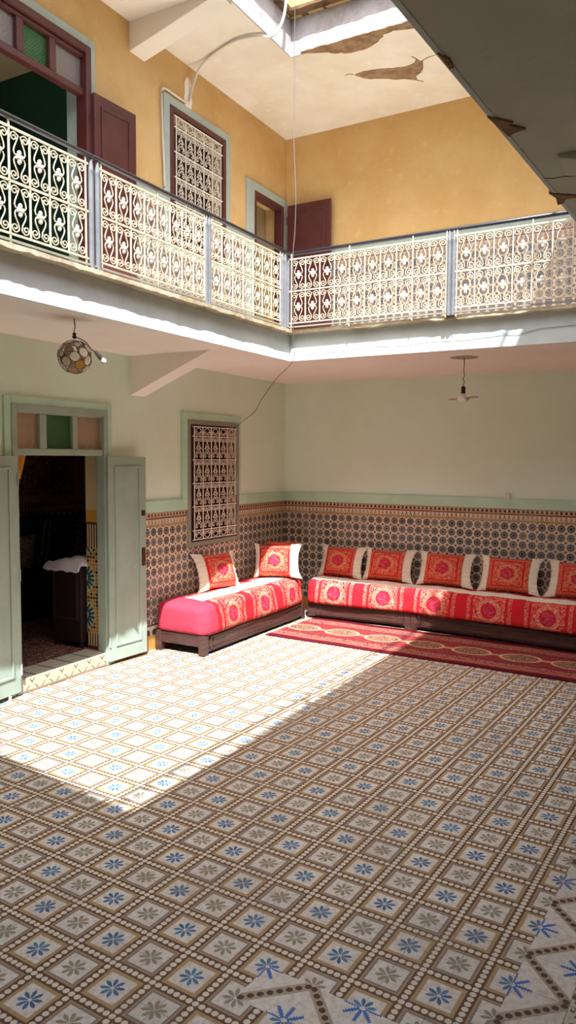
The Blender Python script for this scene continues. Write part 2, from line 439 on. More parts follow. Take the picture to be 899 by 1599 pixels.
# ------------------------------------------------------------------ mesh tools
class MB:
    def __init__(s): s.v = []; s.f = []; s.uv = None
    def add(s, vs, fs):
        o = len(s.v); s.v += [tuple(a) for a in vs]; s.f += [tuple(i + o for i in f) for f in fs]
    def box(s, x0, x1, y0, y1, z0, z1):
        vs = [(x, y, z) for x in (x0, x1) for y in (y0, y1) for z in (z0, z1)]
        s.add(vs, [(0, 1, 3, 2), (4, 6, 7, 5), (0, 4, 5, 1), (2, 3, 7, 6), (0, 2, 6, 4), (1, 5, 7, 3)]); return s
    def prism(s, poly, z0, z1):             # poly in xy, counter-clockwise
        n = len(poly); vs = [(x, y, z0) for x, y in poly] + [(x, y, z1) for x, y in poly]
        fs = [tuple(reversed(range(n))), tuple(range(n, 2 * n))] + [(i, (i + 1) % n, n + (i + 1) % n, n + i) for i in range(n)]
        s.add(vs, fs); return s
    def loft(s, rings, cap=True, close=True):
        o = len(s.v); n = len(rings[0])
        for r in rings: s.v += [tuple(p) for p in r]
        for k in range(len(rings) - 1):
            for i in range(n if close else n - 1):
                j = (i + 1) % n
                s.f.append((o + k * n + i, o + k * n + j, o + (k + 1) * n + j, o + (k + 1) * n + i))
        if cap:
            s.f.append(tuple(o + i for i in reversed(range(n))))
            s.f.append(tuple(o + (len(rings) - 1) * n + i for i in range(n)))
        return s
    def tube(s, pts, r, n=8, cap=True):
        pts = [Vector(p) for p in pts]; rings = []; up = None
        for i, p in enumerate(pts):
            t = (pts[min(i + 1, len(pts) - 1)] - pts[max(i - 1, 0)]).normalized()
            if up is None:
                up = Vector((0, 0, 1)) if abs(t.z) < 0.9 else Vector((1, 0, 0))
            a = t.cross(up)
            if a.length < 1e-4: a = t.orthogonal()
            a.normalize(); b = t.cross(a).normalized(); up = -b if False else up
            rr = r[i] if isinstance(r, (list, tuple)) else r
            rings.append([p + (a * math.cos(2 * PI * k / n) + b * math.sin(2 * PI * k / n)) * rr for k in range(n)])
        return s.loft(rings, cap)
    def bar2(s, pts, w, t, closed=False):   # flat bar following a path in the local xz plane, thickness in y
        n = len(pts); rings = []
        for i, (x, z) in enumerate(pts):
            a = pts[max(i - 1, 0)]; b = pts[min(i + 1, n - 1)]
            dx, dz = b[0] - a[0], b[1] - a[1]; L = math.hypot(dx, dz) or 1
            nx, nz = -dz / L * w / 2, dx / L * w / 2
            rings.append([(x - nx, -t / 2, z - nz), (x + nx, -t / 2, z + nz), (x + nx, t / 2, z + nz), (x - nx, t / 2, z - nz)])
        return s.loft(rings)
    def lathe(s, prof, n=24, c=(0, 0, 0)):
        rings = [[(c[0] + r * math.cos(2 * PI * k / n), c[1] + r * math.sin(2 * PI * k / n), c[2] + z) for k in range(n)] for r, z in prof]
        return s.loft(rings)
    def build(s, name, mat, parent=None, smooth=False, bevel=0.0, loc=None, rz=None, uv=None):
        me = bpy.data.meshes.new(name); me.from_pydata(s.v, [], s.f); me.update()
        if uv is not None:
            l = me.uv_layers.new(name='UVMap')
            for lp in me.loops: l.data[lp.index].uv = uv[lp.vertex_index]
        me.materials.append(mat)
        if smooth: me.polygons.foreach_set('use_smooth', [True] * len(me.polygons))
        o = bpy.data.objects.new(name, me); C.objects.link(o)
        if parent: o.parent = parent
        if loc: o.location = loc
        if rz: o.rotation_euler[2] = rz
        import bmesh
        b = bmesh.new(); b.from_mesh(me); bmesh.ops.recalc_face_normals(b, faces=b.faces); b.to_mesh(me); b.free()
        if bevel:
            md = o.modifiers.new('bevel', 'BEVEL'); md.width = bevel; md.segments = 2; md.limit_method = 'ANGLE'
        return o

def struct(o): o['kind'] = 'structure'; return o
def tag(o, label, cat, group=None):
    o['label'] = label; o['category'] = cat
    if group: o['group'] = group
    return o
def thing(name, loc, label=None, cat=None, group=None, rz=0.0, kind=None):
    o = bpy.data.objects.new(name, None); C.objects.link(o); o.location = loc; o.rotation_euler[2] = rz
    o.empty_display_size = 0.1
    if label: tag(o, label, cat, group)
    if kind: o['kind'] = kind
    return o
def dup(root, loc, rz=None, label=None):
    r = root.copy(); C.objects.link(r); r.location = loc
    if rz is not None: r.rotation_euler[2] = rz
    if label: r['label'] = label
    for ch in list(root.children):
        c = ch.copy(); C.objects.link(c); c.parent = r
        for g in list(ch.children):
            d = g.copy(); C.objects.link(d); d.parent = c
    return r
def cells(mb, s0, s1, z0, z1, holes, t, axis, front=0.0):
    """wall panel in the plane, with rectangular holes and reveals; front face at `front`, thickness t behind it"""
    ss = sorted(set([s0, s1] + [h[i] for h in holes for i in (0, 1) if s0 < h[i] < s1]))
    zs = sorted(set([z0, z1] + [h[i] for h in holes for i in (2, 3) if z0 < h[i] < z1]))
    def P(s, d, z): return (front - d, s, z) if axis == 'y' else (s, front + d, z)
    def solid(i, j):
        if i < 0 or j < 0 or i >= len(ss) - 1 or j >= len(zs) - 1: return False
        cs = (ss[i] + ss[i + 1]) / 2; cz = (zs[j] + zs[j + 1]) / 2
        return not any(h[0] < cs < h[1] and h[2] < cz < h[3] for h in holes)
    for i in range(len(ss) - 1):
        for j in range(len(zs) - 1):
            if not solid(i, j): continue
            a, b, c, d = ss[i], ss[i + 1], zs[j], zs[j + 1]
            q = lambda A, B, Cc, D: mb.add([A, B, Cc, D], [(0, 1, 2, 3)])
            q(P(a, 0, c), P(b, 0, c), P(b, 0, d), P(a, 0, d)); q(P(a, t, c), P(a, t, d), P(b, t, d), P(b, t, c))
            if not solid(i - 1, j): q(P(a, 0, c), P(a, 0, d), P(a, t, d), P(a, t, c))
            if not solid(i + 1, j): q(P(b, 0, c), P(b, t, c), P(b, t, d), P(b, 0, d))
            if not solid(i, j - 1): q(P(a, 0, c), P(a, t, c), P(b, t, c), P(b, 0, c))
            if not solid(i, j + 1): q(P(a, 0, d), P(b, 0, d), P(b, t, d), P(a, t, d))
    # merge doubles so the shell is one clean surface
    key = {}; nv = []; mp = []
    for v in mb.v:
        k = tuple(round(c, 5) for c in v)
        if k not in key: key[k] = len(nv); nv.append(v)
        mp.append(key[k])
    mb.v = nv; mb.f = [tuple(mp[i] for i in f) for f in mb.f]
    return mb

# ------------------------------------------------------------------ key dimensions
ZS, ZF, ZU, ZUF = 2.811, 3.081, 5.782, 6.125      # gallery soffit, gallery floor, upper soffit, terrace floor
WB = -0.01586; BR = math.atan(WB)                 # the back wall is not quite square
GX, GY = 1.212, -2.033
T = 0.24
EX, SY = 5.75, -11.0

# ------------------------------------------------------------------ shell
struct(MB().box(-0.02, EX, SY, 0.05, -0.2, 0.0).build('floor', M['floor']))
doorA = (-4.31, -3.25, -0.1, 2.285); winA = (-2.06, -1.11, 0.95, 2.27)
doorB = (-4.54, -3.41, 3.0, 5.31); winB = (-2.325, -1.362, 3.97, 5.287); doorC = (-0.775, -0.09, 3.0, 4.95)
wl = struct(cells(MB(), SY, 0.3, 0.0, ZS, [doorA, winA], T, 'y').build('wall_left', M['green_wall']))
wlu = struct(cells(MB(), SY, 0.3, ZF, ZU, [doorB, winB, doorC], T, 'y').build('wall_left', M['orange_wall']))
wb = struct(cells(MB(), 0.0, EX + 0.1, 0.0, ZS, [], T, 'x').build('wall_back', M['green_wall'], rz=BR))
wbu = struct(cells(MB(), 0.0, EX + 0.1, ZF, ZU, [], T, 'x').build('wall_back', M['orange_wall'], rz=BR))
struct(MB().box(EX, EX + T, SY, 0.1, 0, ZS).build('wall_right', M['white_plaster']))
struct(MB().box(EX, EX + T, SY, 0.1, ZF, ZU).build('wall_right', M['orange_wall']))
struct(MB().box(-T, EX + T, SY - T, SY, 0, ZS).build('wall_front', M['white_plaster']))
struct(MB().box(-T, EX + T, SY - T, SY, ZF, ZU).build('wall_front', M['orange_wall']))

# tile dado, mint rail and base of the lower walls
wh = (-2.068, -1.098, 0.945, 2.3); dh = (-4.374, -3.19, -1, 2.4)
cells(MB(), SY, -0.012, 0.0, 1.342, [wh, dh], 0.012, 'y', 0.012).build('tile_dado', M['dado_y'], wl)
cells(MB(), SY, -0.024, 1.342, 1.458, [(-2.068, -1.098, 0, 3), dh], 0.022, 'y', 0.022).build('dado_rail', M['mint'], wl, bevel=0.004)
cells(MB(), 0.0, EX, 0.0, 1.342, [], 0.012, 'x', -0.012).build('tile_dado', M['dado_x'], wb)
cells(MB(), 0.0, EX, 1.342, 1.458, [], 0.024, 'x', -0.024).build('dado_rail', M['mint'], wb, bevel=0.004)
# gallery dado
hB = (-4.62, -3.34, 0, 9); hW = (-2.42, -1.27, 0, 9); hC = (-0.93, 0.5, 0, 9)
cells(MB(), SY, 0.0, ZF, 4.30, [hB, hC, (-2.42, -1.27, 3.88, 9)], 0.012, 'y', 0.012).build('tile_dado', M['udado_y'], wlu)
cells(MB(), SY, 0.0, 4.30, 4.40, [hB, hC, hW], 0.014, 'y', 0.014).build('dado_rail', M['bluegrey'], wlu)
cells(MB(), 0.0, EX, ZF, 4.30, [], 0.012, 'x', -0.012).build('tile_dado', M['udado_x'], wbu)
cells(MB(), 0.0, EX, 4.30, 4.405, [], 0.014, 'x', -0.014).build('dado_rail', M['bluegrey'], wbu)

# gallery slabs; each has a soffit slab, a painted fascia and a projecting worn lip
def rb(x, y): return (x * math.cos(BR) - y * math.sin(BR), x * math.sin(BR) + y * math.cos(BR))
def jag(a, b, z, step, amp, seed):
    rnd = random.Random(seed); a = Vector(a); b = Vector(b); n = max(2, int((b - a).length / step))
    return [(a.lerp(b, i / n), z + rnd.uniform(-amp, amp)) for i in range(n + 1)]
def lip(name, a, b, out, z1, th, depth, seed, mat, parent):
    """ledge from a to b (xy), projecting `depth` along out, top z1, ragged underside"""
    mb = MB(); rnd = random.Random(seed); a = Vector((*a, 0)); b = Vector((*b, 0)); o = Vector((*out, 0))
    n = int((b - a).length / 0.05); rings = []; w = 0
    for i in range(n + 1):
        w = w * 0.7 + rnd.uniform(-1, 1) * 0.3
        p = a.lerp(b, i / n); d = depth * (1 + 0.12 * w); t = th * (1 + 0.2 * rnd.uniform(-1, 1))
        rings.append([p + Vector((0, 0, z1)) - o * 0.03, p + o * d + Vector((0, 0, z1)), p + o * (d - 0.004) + Vector((0, 0, z1 - t)), p - o * 0.03 + Vector((0, 0, z1 - t * 1.1))])
    return mb.loft(rings).build(name, mat, parent)
gl = struct(MB().prism([(-T, SY), (GX - 0.075, SY), (GX - 0.075, 0.3), (-T, 0.3)], ZS, ZF).build('ceiling', M['soffit']))
gb = struct(MB().prism([(GX - 0.076, 0.3), (GX - 0.076, GY + 0.10), rb(EX, GY + 0.10), (EX + 0.2, 0.3)], ZS, ZF).build('ceiling', M['soffit']))
e0, e1 = (3.87, SY), (4.425, -2.05)
ge = struct(MB().prism([e0, (EX + 0.1, SY), (EX + 0.1, -1.96), (e1[0] + 0.005, -1.96)], ZS, ZF - 0.001).build('ceiling', M['east_soffit']))
gs = struct(MB().prism([(GX - 0.08, SY), (3.9, SY), (4.08, -7.66), (GX - 0.08, -7.66)], ZS, ZF - 0.002).build('ceiling', M['soffit']))
fl_ = MB(); fl_.box(GX - 0.082, GX - 0.068, SY, GY + 0.09, ZS - 0.003, ZF); fl_.build('fascia', M['fascia'], gl)
fb_ = MB(); fb_.prism([(GX - 0.07, GY + 0.096), rb(4.45, GY + 0.096), rb(4.45, GY + 0.11), (GX - 0.07, GY + 0.11)], ZS - 0.003, ZF); fb_.build('fascia', M['fascia'], gb)
fe_ = MB(); fe_.prism([(e0[0] - 0.014, SY), e0, e1, (e1[0] - 0.014, e1[1])], ZS - 0.002, ZF); fe_.build('fascia', M['fascia'], ge)
MB().tube([(*rb(x, GY + 0.094), ZS + z) for x, z in ((1.25, 0.07), (1.5, 0.085), (1.75, 0.075), (2.0, 0.10), (2.3, 0.085), (2.6, 0.095), (2.9, 0.085), (3.2, 0.10), (3.35, 0.09), (3.5, 0.12), (3.75, 0.125), (3.9, 0.11), (4.2, 0.135))], 0.0022, 4).build('crack', M['greywood'], gb)
lip('gallery_lip', (GX - 0.07, SY), (GX - 0.07, GY), (1, 0), ZF + 0.004, 0.028, 0.078, 3, M['lip'], gl)
lip('gallery_lip', (GX - 0.10, GY + 0.10 ), rb(4.4, GY + 0.10), (0, -1), ZF + 0.006, 0.028, 0.085, 5, M['lip'], gb)
lip('gallery_lip', (e0[0], SY), e1, (-1, 0), ZF + 0.002, 0.03, 0.03, 8, M['lip'], ge)
# chipped earth-coloured edge of the right-hand slab
CHIPS = True

# terrace slab ring around the opening to the sky
UX, UY = 1.041, -1.721
us = struct(MB().prism([(-T, SY), (UX - 0.06, SY), (UX - 0.06, 0.3), (-T, 0.3)], ZU, ZUF).build('ceiling', M['upper_soffit']))
ub = struct(MB().prism([(UX - 0.061, 0.3), (UX - 0.061, UY + 0.06), rb(EX, UY + 0.06), (EX + 0.2, 0.3)], ZU, ZUF).build('ceiling', M['upper_soffit']))
struct(MB().prism([(4.665, SY), (EX + 0.2, SY), (EX + 0.2, -1.6), (4.665, -1.6)], ZU, ZUF - 0.002).build('ceiling', M['upper_soffit']))
struct(MB().prism([(UX - 0.07, SY), (4.67, SY), (4.67, -9.22), (3.40, -9.02), (UX - 0.07, -8.65)], ZU, ZUF - 0.003).build('ceiling', M['upper_soffit']))
MB().box(UX - 0.066, UX - 0.052, SY, UY + 0.05, ZU - 0.003, ZUF).build('fascia', M['ufascia'], us)
MB().prism([(UX - 0.055, UY + 0.055), rb(4.67, UY + 0.055), rb(4.67, UY + 0.07), (UX - 0.055, UY + 0.07)], ZU - 0.003, ZUF).build('fascia', M['ufascia'], ub)
lip('terrace_lip', (UX - 0.06, SY), (UX - 0.06, UY), (1, 0), ZUF + 0.03, 0.028, 0.085, 13, M['dark_ledge'], us)
lip('terrace_lip', (UX - 0.08, UY + 0.06), rb(4.66, UY + 0.06), (0, -1), ZUF + 0.032, 0.028, 0.13, 15, M['dark_ledge'], ub)
# terrace parapet walls
pl_ = struct(MB().box(UX - 0.2, UX - 0.04, SY, UY, ZUF, 7.05).build('wall_left', M['orange_wall']))
pb_ = struct(MB().prism([(UX - 0.2, UY + 0.02), rb(4.9, UY + 0.02), rb(4.9, UY + 0.18), (UX - 0.2, UY + 0.18)], ZUF, 7.05).build('wall_back', M['orange_wall']))

tr_ = thing('terrace_handrail', (4.93, -1.75, ZUF), 'plain iron handrail along the right edge of the roof terrace', 'handrail')
MB().tube([(0, 0, 0.90), (0, -9.0, 0.90)], 0.020, 10).build('rail', M['black_paint'], tr_)
for k in range(4): MB().tube([(0, -0.05 - k * 2.9, 0.0), (0, -0.05 - k * 2.9, 0.90)], 0.02, 8).build('post', M['black_paint'], tr_)

# bare patches where the soffit plaster has fallen
def patch(pts, z, d, mat, parent, seed):
    rnd = random.Random(seed); out = []
    for i in range(len(pts)):
        a = Vector(pts[i]); b = Vector(pts[(i + 1) % len(pts)]); n = max(1, int((b - a).length / 0.04))
        for k in range(n):
            p = a.lerp(b, k / n); out.append((p.x + rnd.uniform(-.008, .008), p.y + rnd.uniform(-.008, .008)))
    return MB().prism(out, z - d, z + 0.002).build('bare_patch', mat, parent)
patch([(1.10, -1.68), (1.30, -1.586), (1.512, -1.458), (1.70, -1.45), (1.80, -1.49), (1.93, -1.60), (2.02, -1.62), (2.257, -1.55), (2.42, -1.60), (2.42, -1.70), (1.12, -1.705)], ZU, 0.004, M['exposed'], ub, 1)
pt = patch([(1.384, -1.068), (1.44, -0.95), (1.50, -0.90), (1.62, -0.85), (1.735, -0.758), (1.80, -0.74), (1.86, -0.70), (1.916, -0.645), (1.93, -0.72), (2.03, -0.82), (2.08, -0.97), (2.04, -1.06), (2.00, -0.99), (1.90, -0.97), (1.78, -1.00), (1.62, -1.05), (1.5, -1.08)], ZU, 0.005, M['exposed'], ub, 2)
for pp, w in (([(2.07, -0.98), (2.14, -1.02), (2.20, -1.03), (2.26, -1.04)], 0.006), ([(1.38, -1.07), (1.34, -1.10), (1.30, -1.09)], 0.005), ([(2.04, -1.06), (2.02, -1.12)], 0.006), ([(1.91, -0.65), (1.96, -0.59)], 0.006)):
    MB().tube([(x, y, ZU - 0.001) for x, y in pp], [w, w * .8, w * .6, w * .3][:len(pp)], 5).build('ceiling_crack', M['exposed'], ub)

for k_, pts_ in enumerate(([(4.150, -6.255), (4.176, -6.22), (4.204, -6.183), (4.188, -6.175), (4.225, -6.125), (4.196, -6.118), (4.172, -6.10), (4.164, -6.16)],
                           [(4.134, -6.63), (4.150, -6.59), (4.147, -6.55), (4.138, -6.55)],
                           [(4.186, -5.56), (4.221, -5.524), (4.252, -5.50), (4.280, -5.466), (4.229, -5.47), (4.212, -5.43), (4.192, -5.42), (4.20, -5.50)])):
    MB().prism(pts_, ZS - 0.006, ZS + 0.01).build('chipped_edge', M['exposed'], ge)
MB().tube([(4.191, -5.706, ZS), (4.226, -5.687, ZS), (4.257, -5.69, ZS), (4.31, -5.66, ZS), (4.36, -5.66, ZS)], 0.002, 4).build('crack', M['dark_iron'], ge)

# haunched brackets under the slabs
def corbel(x0, x1, y0, y1, zl, z, mat, drop=0.0, bend=None):
    mb = MB(); prof = [(x0, z), (x0, zl), ((x0 + (0.12 if x1 > x0 else -0.12)), zl)] if bend else [(x0, z), (x0, zl)]
    prof = [(x0, z), (x0, zl), (x1, z - drop), (x1, z)]
    rings = [[(x, y, zz) for x, zz in prof] for y in (y0, y1)]
    return struct(mb.loft(rings).build('trim_1', mat, bevel=0.006))
corbel(-0.01, 0.89, -2.915, -2.715, 2.447, ZS + 0.002, M['soffit'], 0.004)
corbel(-0.01, UX - 0.08, -2.885, -2.675, 5.525, ZU + 0.002, M['upper_soffit'], 0.03)
corbel(EX + 0.01, 4.27, -5.89, -5.72, 2.45, ZS + 0.002, M['east_soffit'], 0.015)
corbel(-0.01, 0.97, -6.1, -5.9, 2.447, ZS + 0.002, M['soffit'], 0.02)
corbel(-0.01, UX - 0.08, -6.1, -5.9, 5.525, ZU + 0.002, M['upper_soffit'], 0.03)

# ------------------------------------------------------------------ doors and windows
def frame_rect(mb, y0, y1, z0, z1, w, x0, x1, bottom=False):
    mb.box(x0, x1, y0, y0 + w, z0, z1); mb.box(x0, x1, y1 - w, y1, z0, z1)
    mb.box(x0, x1, y0 + w, y1 - w, z1 - w, z1)
    if bottom: mb.box(x0, x1, y0 + w, y1 - w, z0, z0 + w)
    return mb
def leaf(parent, hx, hy, ang, w, z0, z1, mat, label=None, handle=None, side=1, hinge_mat=None, groove=None):
    """panelled door leaf hinged at (hx,hy); local x runs from the hinge to the free edge"""
    lf = MB(); lf.box(0, w, -0.016, 0.016, z0, z1)
    o = lf.build('door_leaf', mat, parent, bevel=0.004, loc=(hx, hy, 0), rz=ang)
    for s in (-1, 1):
        m = MB(); a, b, c, d = 0.075, w - 0.075, z0 + 0.13, z1 - 0.085
        for k, (ww, tt) in enumerate(((0.022, 0.010),)):
            ys = (0.016, 0.016 + tt) if s > 0 else (-0.016 - tt, -0.016)
            m.box(a, b, ys[0], ys[1], c, c + ww); m.box(a, b, ys[0], ys[1], d - ww, d)
            m.box(a, a + ww, ys[0], ys[1], c + ww, d - ww); m.box(b - ww, b, ys[0], ys[1], c + ww, d - ww)
        m.build('panel_moulding', groove or mat, o, bevel=0.003)
    if handle:
        for zz, L, mt in handle:
            MB().box(w - 0.062, w - 0.022, side * 0.016, side * 0.026, zz - L / 2, zz + L / 2).build('latch_plate', mt, o)
    for zz in (z0 + 0.18, (z0 + z1) / 2, z1 - 0.18):
        MB().tube([(0.0, side * 0.02, zz - 0.045), (0.0, side * 0.02, zz + 0.045)], 0.009, 8).build('hinge', hinge_mat or mat, o)
    return o
def transom(parent, y0, y1, z0, z1, bars, mats, mat, x0=-0.05, x1=0.012):
    mb = MB(); mb.box(x0, x1, y0, y1, z0 - 0.055, z0); mb.box(x0, x1, y0, y1, z1, z1 + 0.03)
    for a, b in bars: mb.box(x0, x1, a, b, z0, z1)
    fr = mb.build('transom', mat, parent, bevel=0.006)
    ys = [y0] + [v for b in bars for v in b] + [y1]
    for k in range(len(mats)):
        a, b = ys[2 * k], ys[2 * k + 1]
        MB().box(x0 + 0.022, x0 + 0.028, a - 0.004, b + 0.004, z0 - 0.004, z1 + 0.004).build('glass_pane', mats[k], fr)
    return fr

# door_1: lower double door
d1 = thing('door_1', (0, 0, 0), kind='structure')
mb = MB(); frame_rect(mb, -4.374, -3.19, 0.0, 2.348, 0.066, 0.0, 0.02); mb.build('door_surround', M['mint'], d1, bevel=0.004)
mb = MB(); frame_rect(mb, -4.312, -3.248, 0.0, 2.288, 0.055, -0.07, 0.03); mb.build('door_frame', M['sage'], d1, bevel=0.005)
transom(d1, -4.257, -3.303, 1.945, 2.222, [(-4.018, -3.945), (-3.660, -3.605)], [M['amber_glass'], M['green_glass'], M['amber_glass']], M['sage'])
leaf(d1, 0.045, -3.292, R(90 - 4.5), 0.472, 0.035, 1.885, M['sage'], handle=[(1.36, 0.05, M['brass']), (0.95, 0.17, M['brass'])], side=-1)
leaf(d1, 0.045, -4.298, R(-90 + 4.5), 0.505, 0.035, 1.885, M['sage'], side=1)
MB().box(-0.3, 0.028, -4.315, -3.245, 0.0, 0.118).build('door_sill', M['sill'], d1, bevel=0.006)
# small wedge under the left leaf
tag(MB().lathe([(0.012, 0), (0.014, 0.01), (0.009, 0.028), (0.014, 0.033)], 10).build('door_stop', M['white_plastic'], loc=(0.075, -4.42, 0.0)), 'small pale rubber stop under the left green door leaf', 'door stop')

# tiled jamb on the right of the opening
rv = MB().box(-T, -0.07, -3.262, -3.248, 0.118, 1.40); rv.build('jamb_tiles', M['star'], d1)
MB().box(-T, -0.07, -3.262, -3.248, 1.40, 2.28).build('jamb_plaster', M['beige_room'], d1)

# door_2: maroon gallery door
d2 = thing('door_2', (0, 0, 0), kind='structure')
mb = MB(); frame_rect(mb, -4.62, -3.345, ZF, 5.385, 0.078, 0.0, 0.018); mb.build('door_surround', M['bluegrey'], d2, bevel=0.004)
mb = MB(); frame_rect(mb, -4.545, -3.402, ZF, 5.312, 0.062, -0.09, 0.03); mb.build('door_frame', M['maroon'], d2, bevel=0.006)
transom(d2, -4.483, -3.464, 4.962, 5.215, [(-4.165, -4.10), (-3.835, -3.768)], [M['frost_glass'], M['green_glass'], M['frost_glass']], M['maroon'], -0.07, 0.0)
leaf(d2, 0.045, -3.405, R(90 - 3), 0.50, ZF + 0.03, 4.945, M['maroon'], side=-1)
leaf(d2, 0.045, -4.545, R(-90 + 3), 0.50, ZF + 0.03, 4.945, M['maroon'], side=1)
MB().box(-T - 0.001, -0.09, -3.422, -3.408, ZF, 5.3).build('jamb_plaster', M['bluegrey'], d2)

# door_3: corner gallery door
d3 = thing('door_3', (0, 0, 0), kind='structure')
mb = MB(); frame_rect(mb, -0.935, 0.0, ZF, 5.045, 0.10, 0.0, 0.02); mb.build('door_surround', M['bluegrey'], d3, bevel=0.004)
mb = MB(); frame_rect(mb, -0.778, -0.088, ZF, 4.952, 0.05, -0.09, 0.022); mb.build('door_frame', M['maroon'], d3, bevel=0.005)
MB().box(0.0, 0.022, -0.845, -0.775, ZF, 4.952).build('door_surround', M['bluegrey'], d3)
leaf(d3, 0.075, -0.085, R(-0.9), 0.59, ZF + 0.035, 4.952, M['maroon'], side=-1)

# window_1 / window_2 with scrolled iron grilles
def spiral(cx, cz, r0, r1, a0, turns, sgn, n=14):
    return [(cx + (r0 + (r1 - r0) * i / n) * math.cos(a0 + sgn * 2 * PI * turns * i / n), cz + (r0 + (r1 - r0) * i / n) * math.sin(a0 + sgn * 2 * PI * turns * i / n)) for i in range(n + 1)]
def grille_cell(w, h, mat, t=0.005, bw=0.0048):
    mb = MB(); r = w * 0.165
    if h > 0.15:
        for s in (-1, 1):
            zt = h / 2 - r - 0.012
            sp = spiral(s * w * 0.24, zt, 0.004, r, 0 if s > 0 else PI, 1.2, s)
            sp = [p for p in sp if p[1] < h / 2 - 0.003]
            mb.bar2(sp + [(s * w * 0.08, zt + 0.02), (s * 0.004, h * 0.22), (s * w * 0.28, -h * 0.05)], bw, t)
            mb.bar2([(s * 0.002, h * 0.10), (s * w * 0.15, -h * 0.02), (s * w * 0.16, -h * 0.06)], bw, t)
            mb.bar2([(s * 0.002, -h * 0.03), (s * w * 0.34, -h * 0.24)], bw, t)
            mb.bar2([(s * 0.002, -h * 0.14)] + spiral(s * w * 0.22, -h / 2 + r + 0.014, r, 0.004, PI * 0.7 if s > 0 else PI * 0.3, 1.2, -s), bw, t)
    else:
        mb.bar2([(w * 0.42 * math.cos(a), -h * 0.35 + h * 0.72 * math.sin(a)) for a in [PI * i / 10 for i in range(11)]], bw, t)
        for s in (-1, 1): mb.bar2(spiral(s * w * 0.18, -h * 0.12, w * 0.17, 0.004, PI if s > 0 else 0, 1.1, s), bw, t)
    me = mb.build('scrollwork', mat); C.objects.unlink(me); return me
def grille(parent, y0, y1, zs, cols, mat, x=0.03, stub=0.03):
    g = MB(); W = y1 - y0; cw = W / cols
    # local frame: object rotated so that local x = world y
    for z in zs: g.bar2([(-stub, z), (W + stub, z)], 0.010, 0.010)
    for c in range(cols + 1): g.bar2([(c * cw, zs[0]), (c * cw, zs[-1])], 0.009, 0.008)
    go = g.build('grille', mat, parent, loc=(x, y0, 0), rz=R(90))
    big = {}
    for j in range(len(zs) - 1):
        h = round(zs[j + 1] - zs[j], 3)
        if h not in big: big[h] = grille_cell(cw, h, mat)
        for c in range(cols):
            s = big[h].copy(); C.objects.link(s); s.parent = go; s.location = (c * cw + cw / 2, 0, (zs[j] + zs[j + 1]) / 2)
            if h < 0.15 and j == 0: s.rotation_euler = (PI, 0, 0)
    return go
def shutter(parent, y0, y1, z0, z1, x, mat):
    s = MB(); s.box(x - 0.03, x, y0, y1, z0, z1); o = s.build('shutter', mat, parent)
    m = MB(); mid = (y0 + y1) / 2
    frame_rect(m, y0, mid - 0.003, z0, z1, 0.055, x, x + 0.016, True); frame_rect(m, mid + 0.003, y1, z0, z1, 0.055, x, x + 0.016, True)
    n = 3
    for k in range(1, n):
        z = z0 + (z1 - z0) * k / n; m.box(x, x + 0.016, y0 + 0.05, y1 - 0.05, z - 0.025, z + 0.025)
    m.build('shutter_frame', mat, o, bevel=0.004); return o
w1 = thing('window_1', (0, 0, 0), kind='structure')
mb = MB(); frame_rect(mb, -2.158, -1.055, 1.458, 2.343, 0.10, 0.0, 0.02); mb.build('window_surround', M['mint'], w1, bevel=0.004)
mb = MB(); frame_rect(mb, -2.066, -1.10, 0.945, 2.272, 0.05, -0.02, 0.026, True); mb.build('window_frame', M['greywood'], w1, bevel=0.005)
mb = MB(); a = T - 0.005
mb.box(-a, -0.02, -2.056, -2.046, 0.97, 2.255); mb.box(-a, -0.02, -1.124, -1.114, 0.97, 2.255); mb.box(-a, -0.02, -2.05, -1.12, 0.955, 0.965); mb.box(-a, -0.02, -2.05, -1.12, 2.25, 2.262)
mb.build('reveal', M['beige_reveal'], w1)
grille(w1, -1.965, -1.20, [1.018, 1.115, 1.365, 1.610, 1.855, 2.103, 2.20], 5, M['pink_iron'])
shutter(w1, -2.046, -1.124, 0.965, 2.25, -0.15, M['brown_door'])
w2 = thing('window_2', (0, 0, 0), kind='structure')
mb = MB(); frame_rect(mb, -2.42, -1.27, 3.90, 5.368, 0.095, 0.0, 0.018, True); mb.build('window_surround', M['bluegrey'], w2, bevel=0.004)
mb = MB(); frame_rect(mb, -2.328, -1.36, 3.97, 5.288, 0.06, -0.02, 0.024, True); mb.build('window_frame', M['maroon'], w2, bevel=0.005)
mb = MB()
mb.box(-a, -0.02, -2.32, -2.268, 3.99, 5.25); mb.box(-a, -0.02, -1.42, -1.366, 3.99, 5.25); mb.box(-a, -0.02, -2.3, -1.4, 3.975, 4.03); mb.box(-a, -0.02, -2.3, -1.4, 5.228, 5.28)
mb.build('reveal', M['beige_reveal'], w2)
grille(w2, -2.245, -1.475, [3.99 + 0.04, 4.14, 4.38, 4.62, 4.86, 5.095, 5.20], 5, M['white_iron'])
shutter(w2, -2.268, -1.42, 4.03, 5.228, -0.15, M['brown_door'])

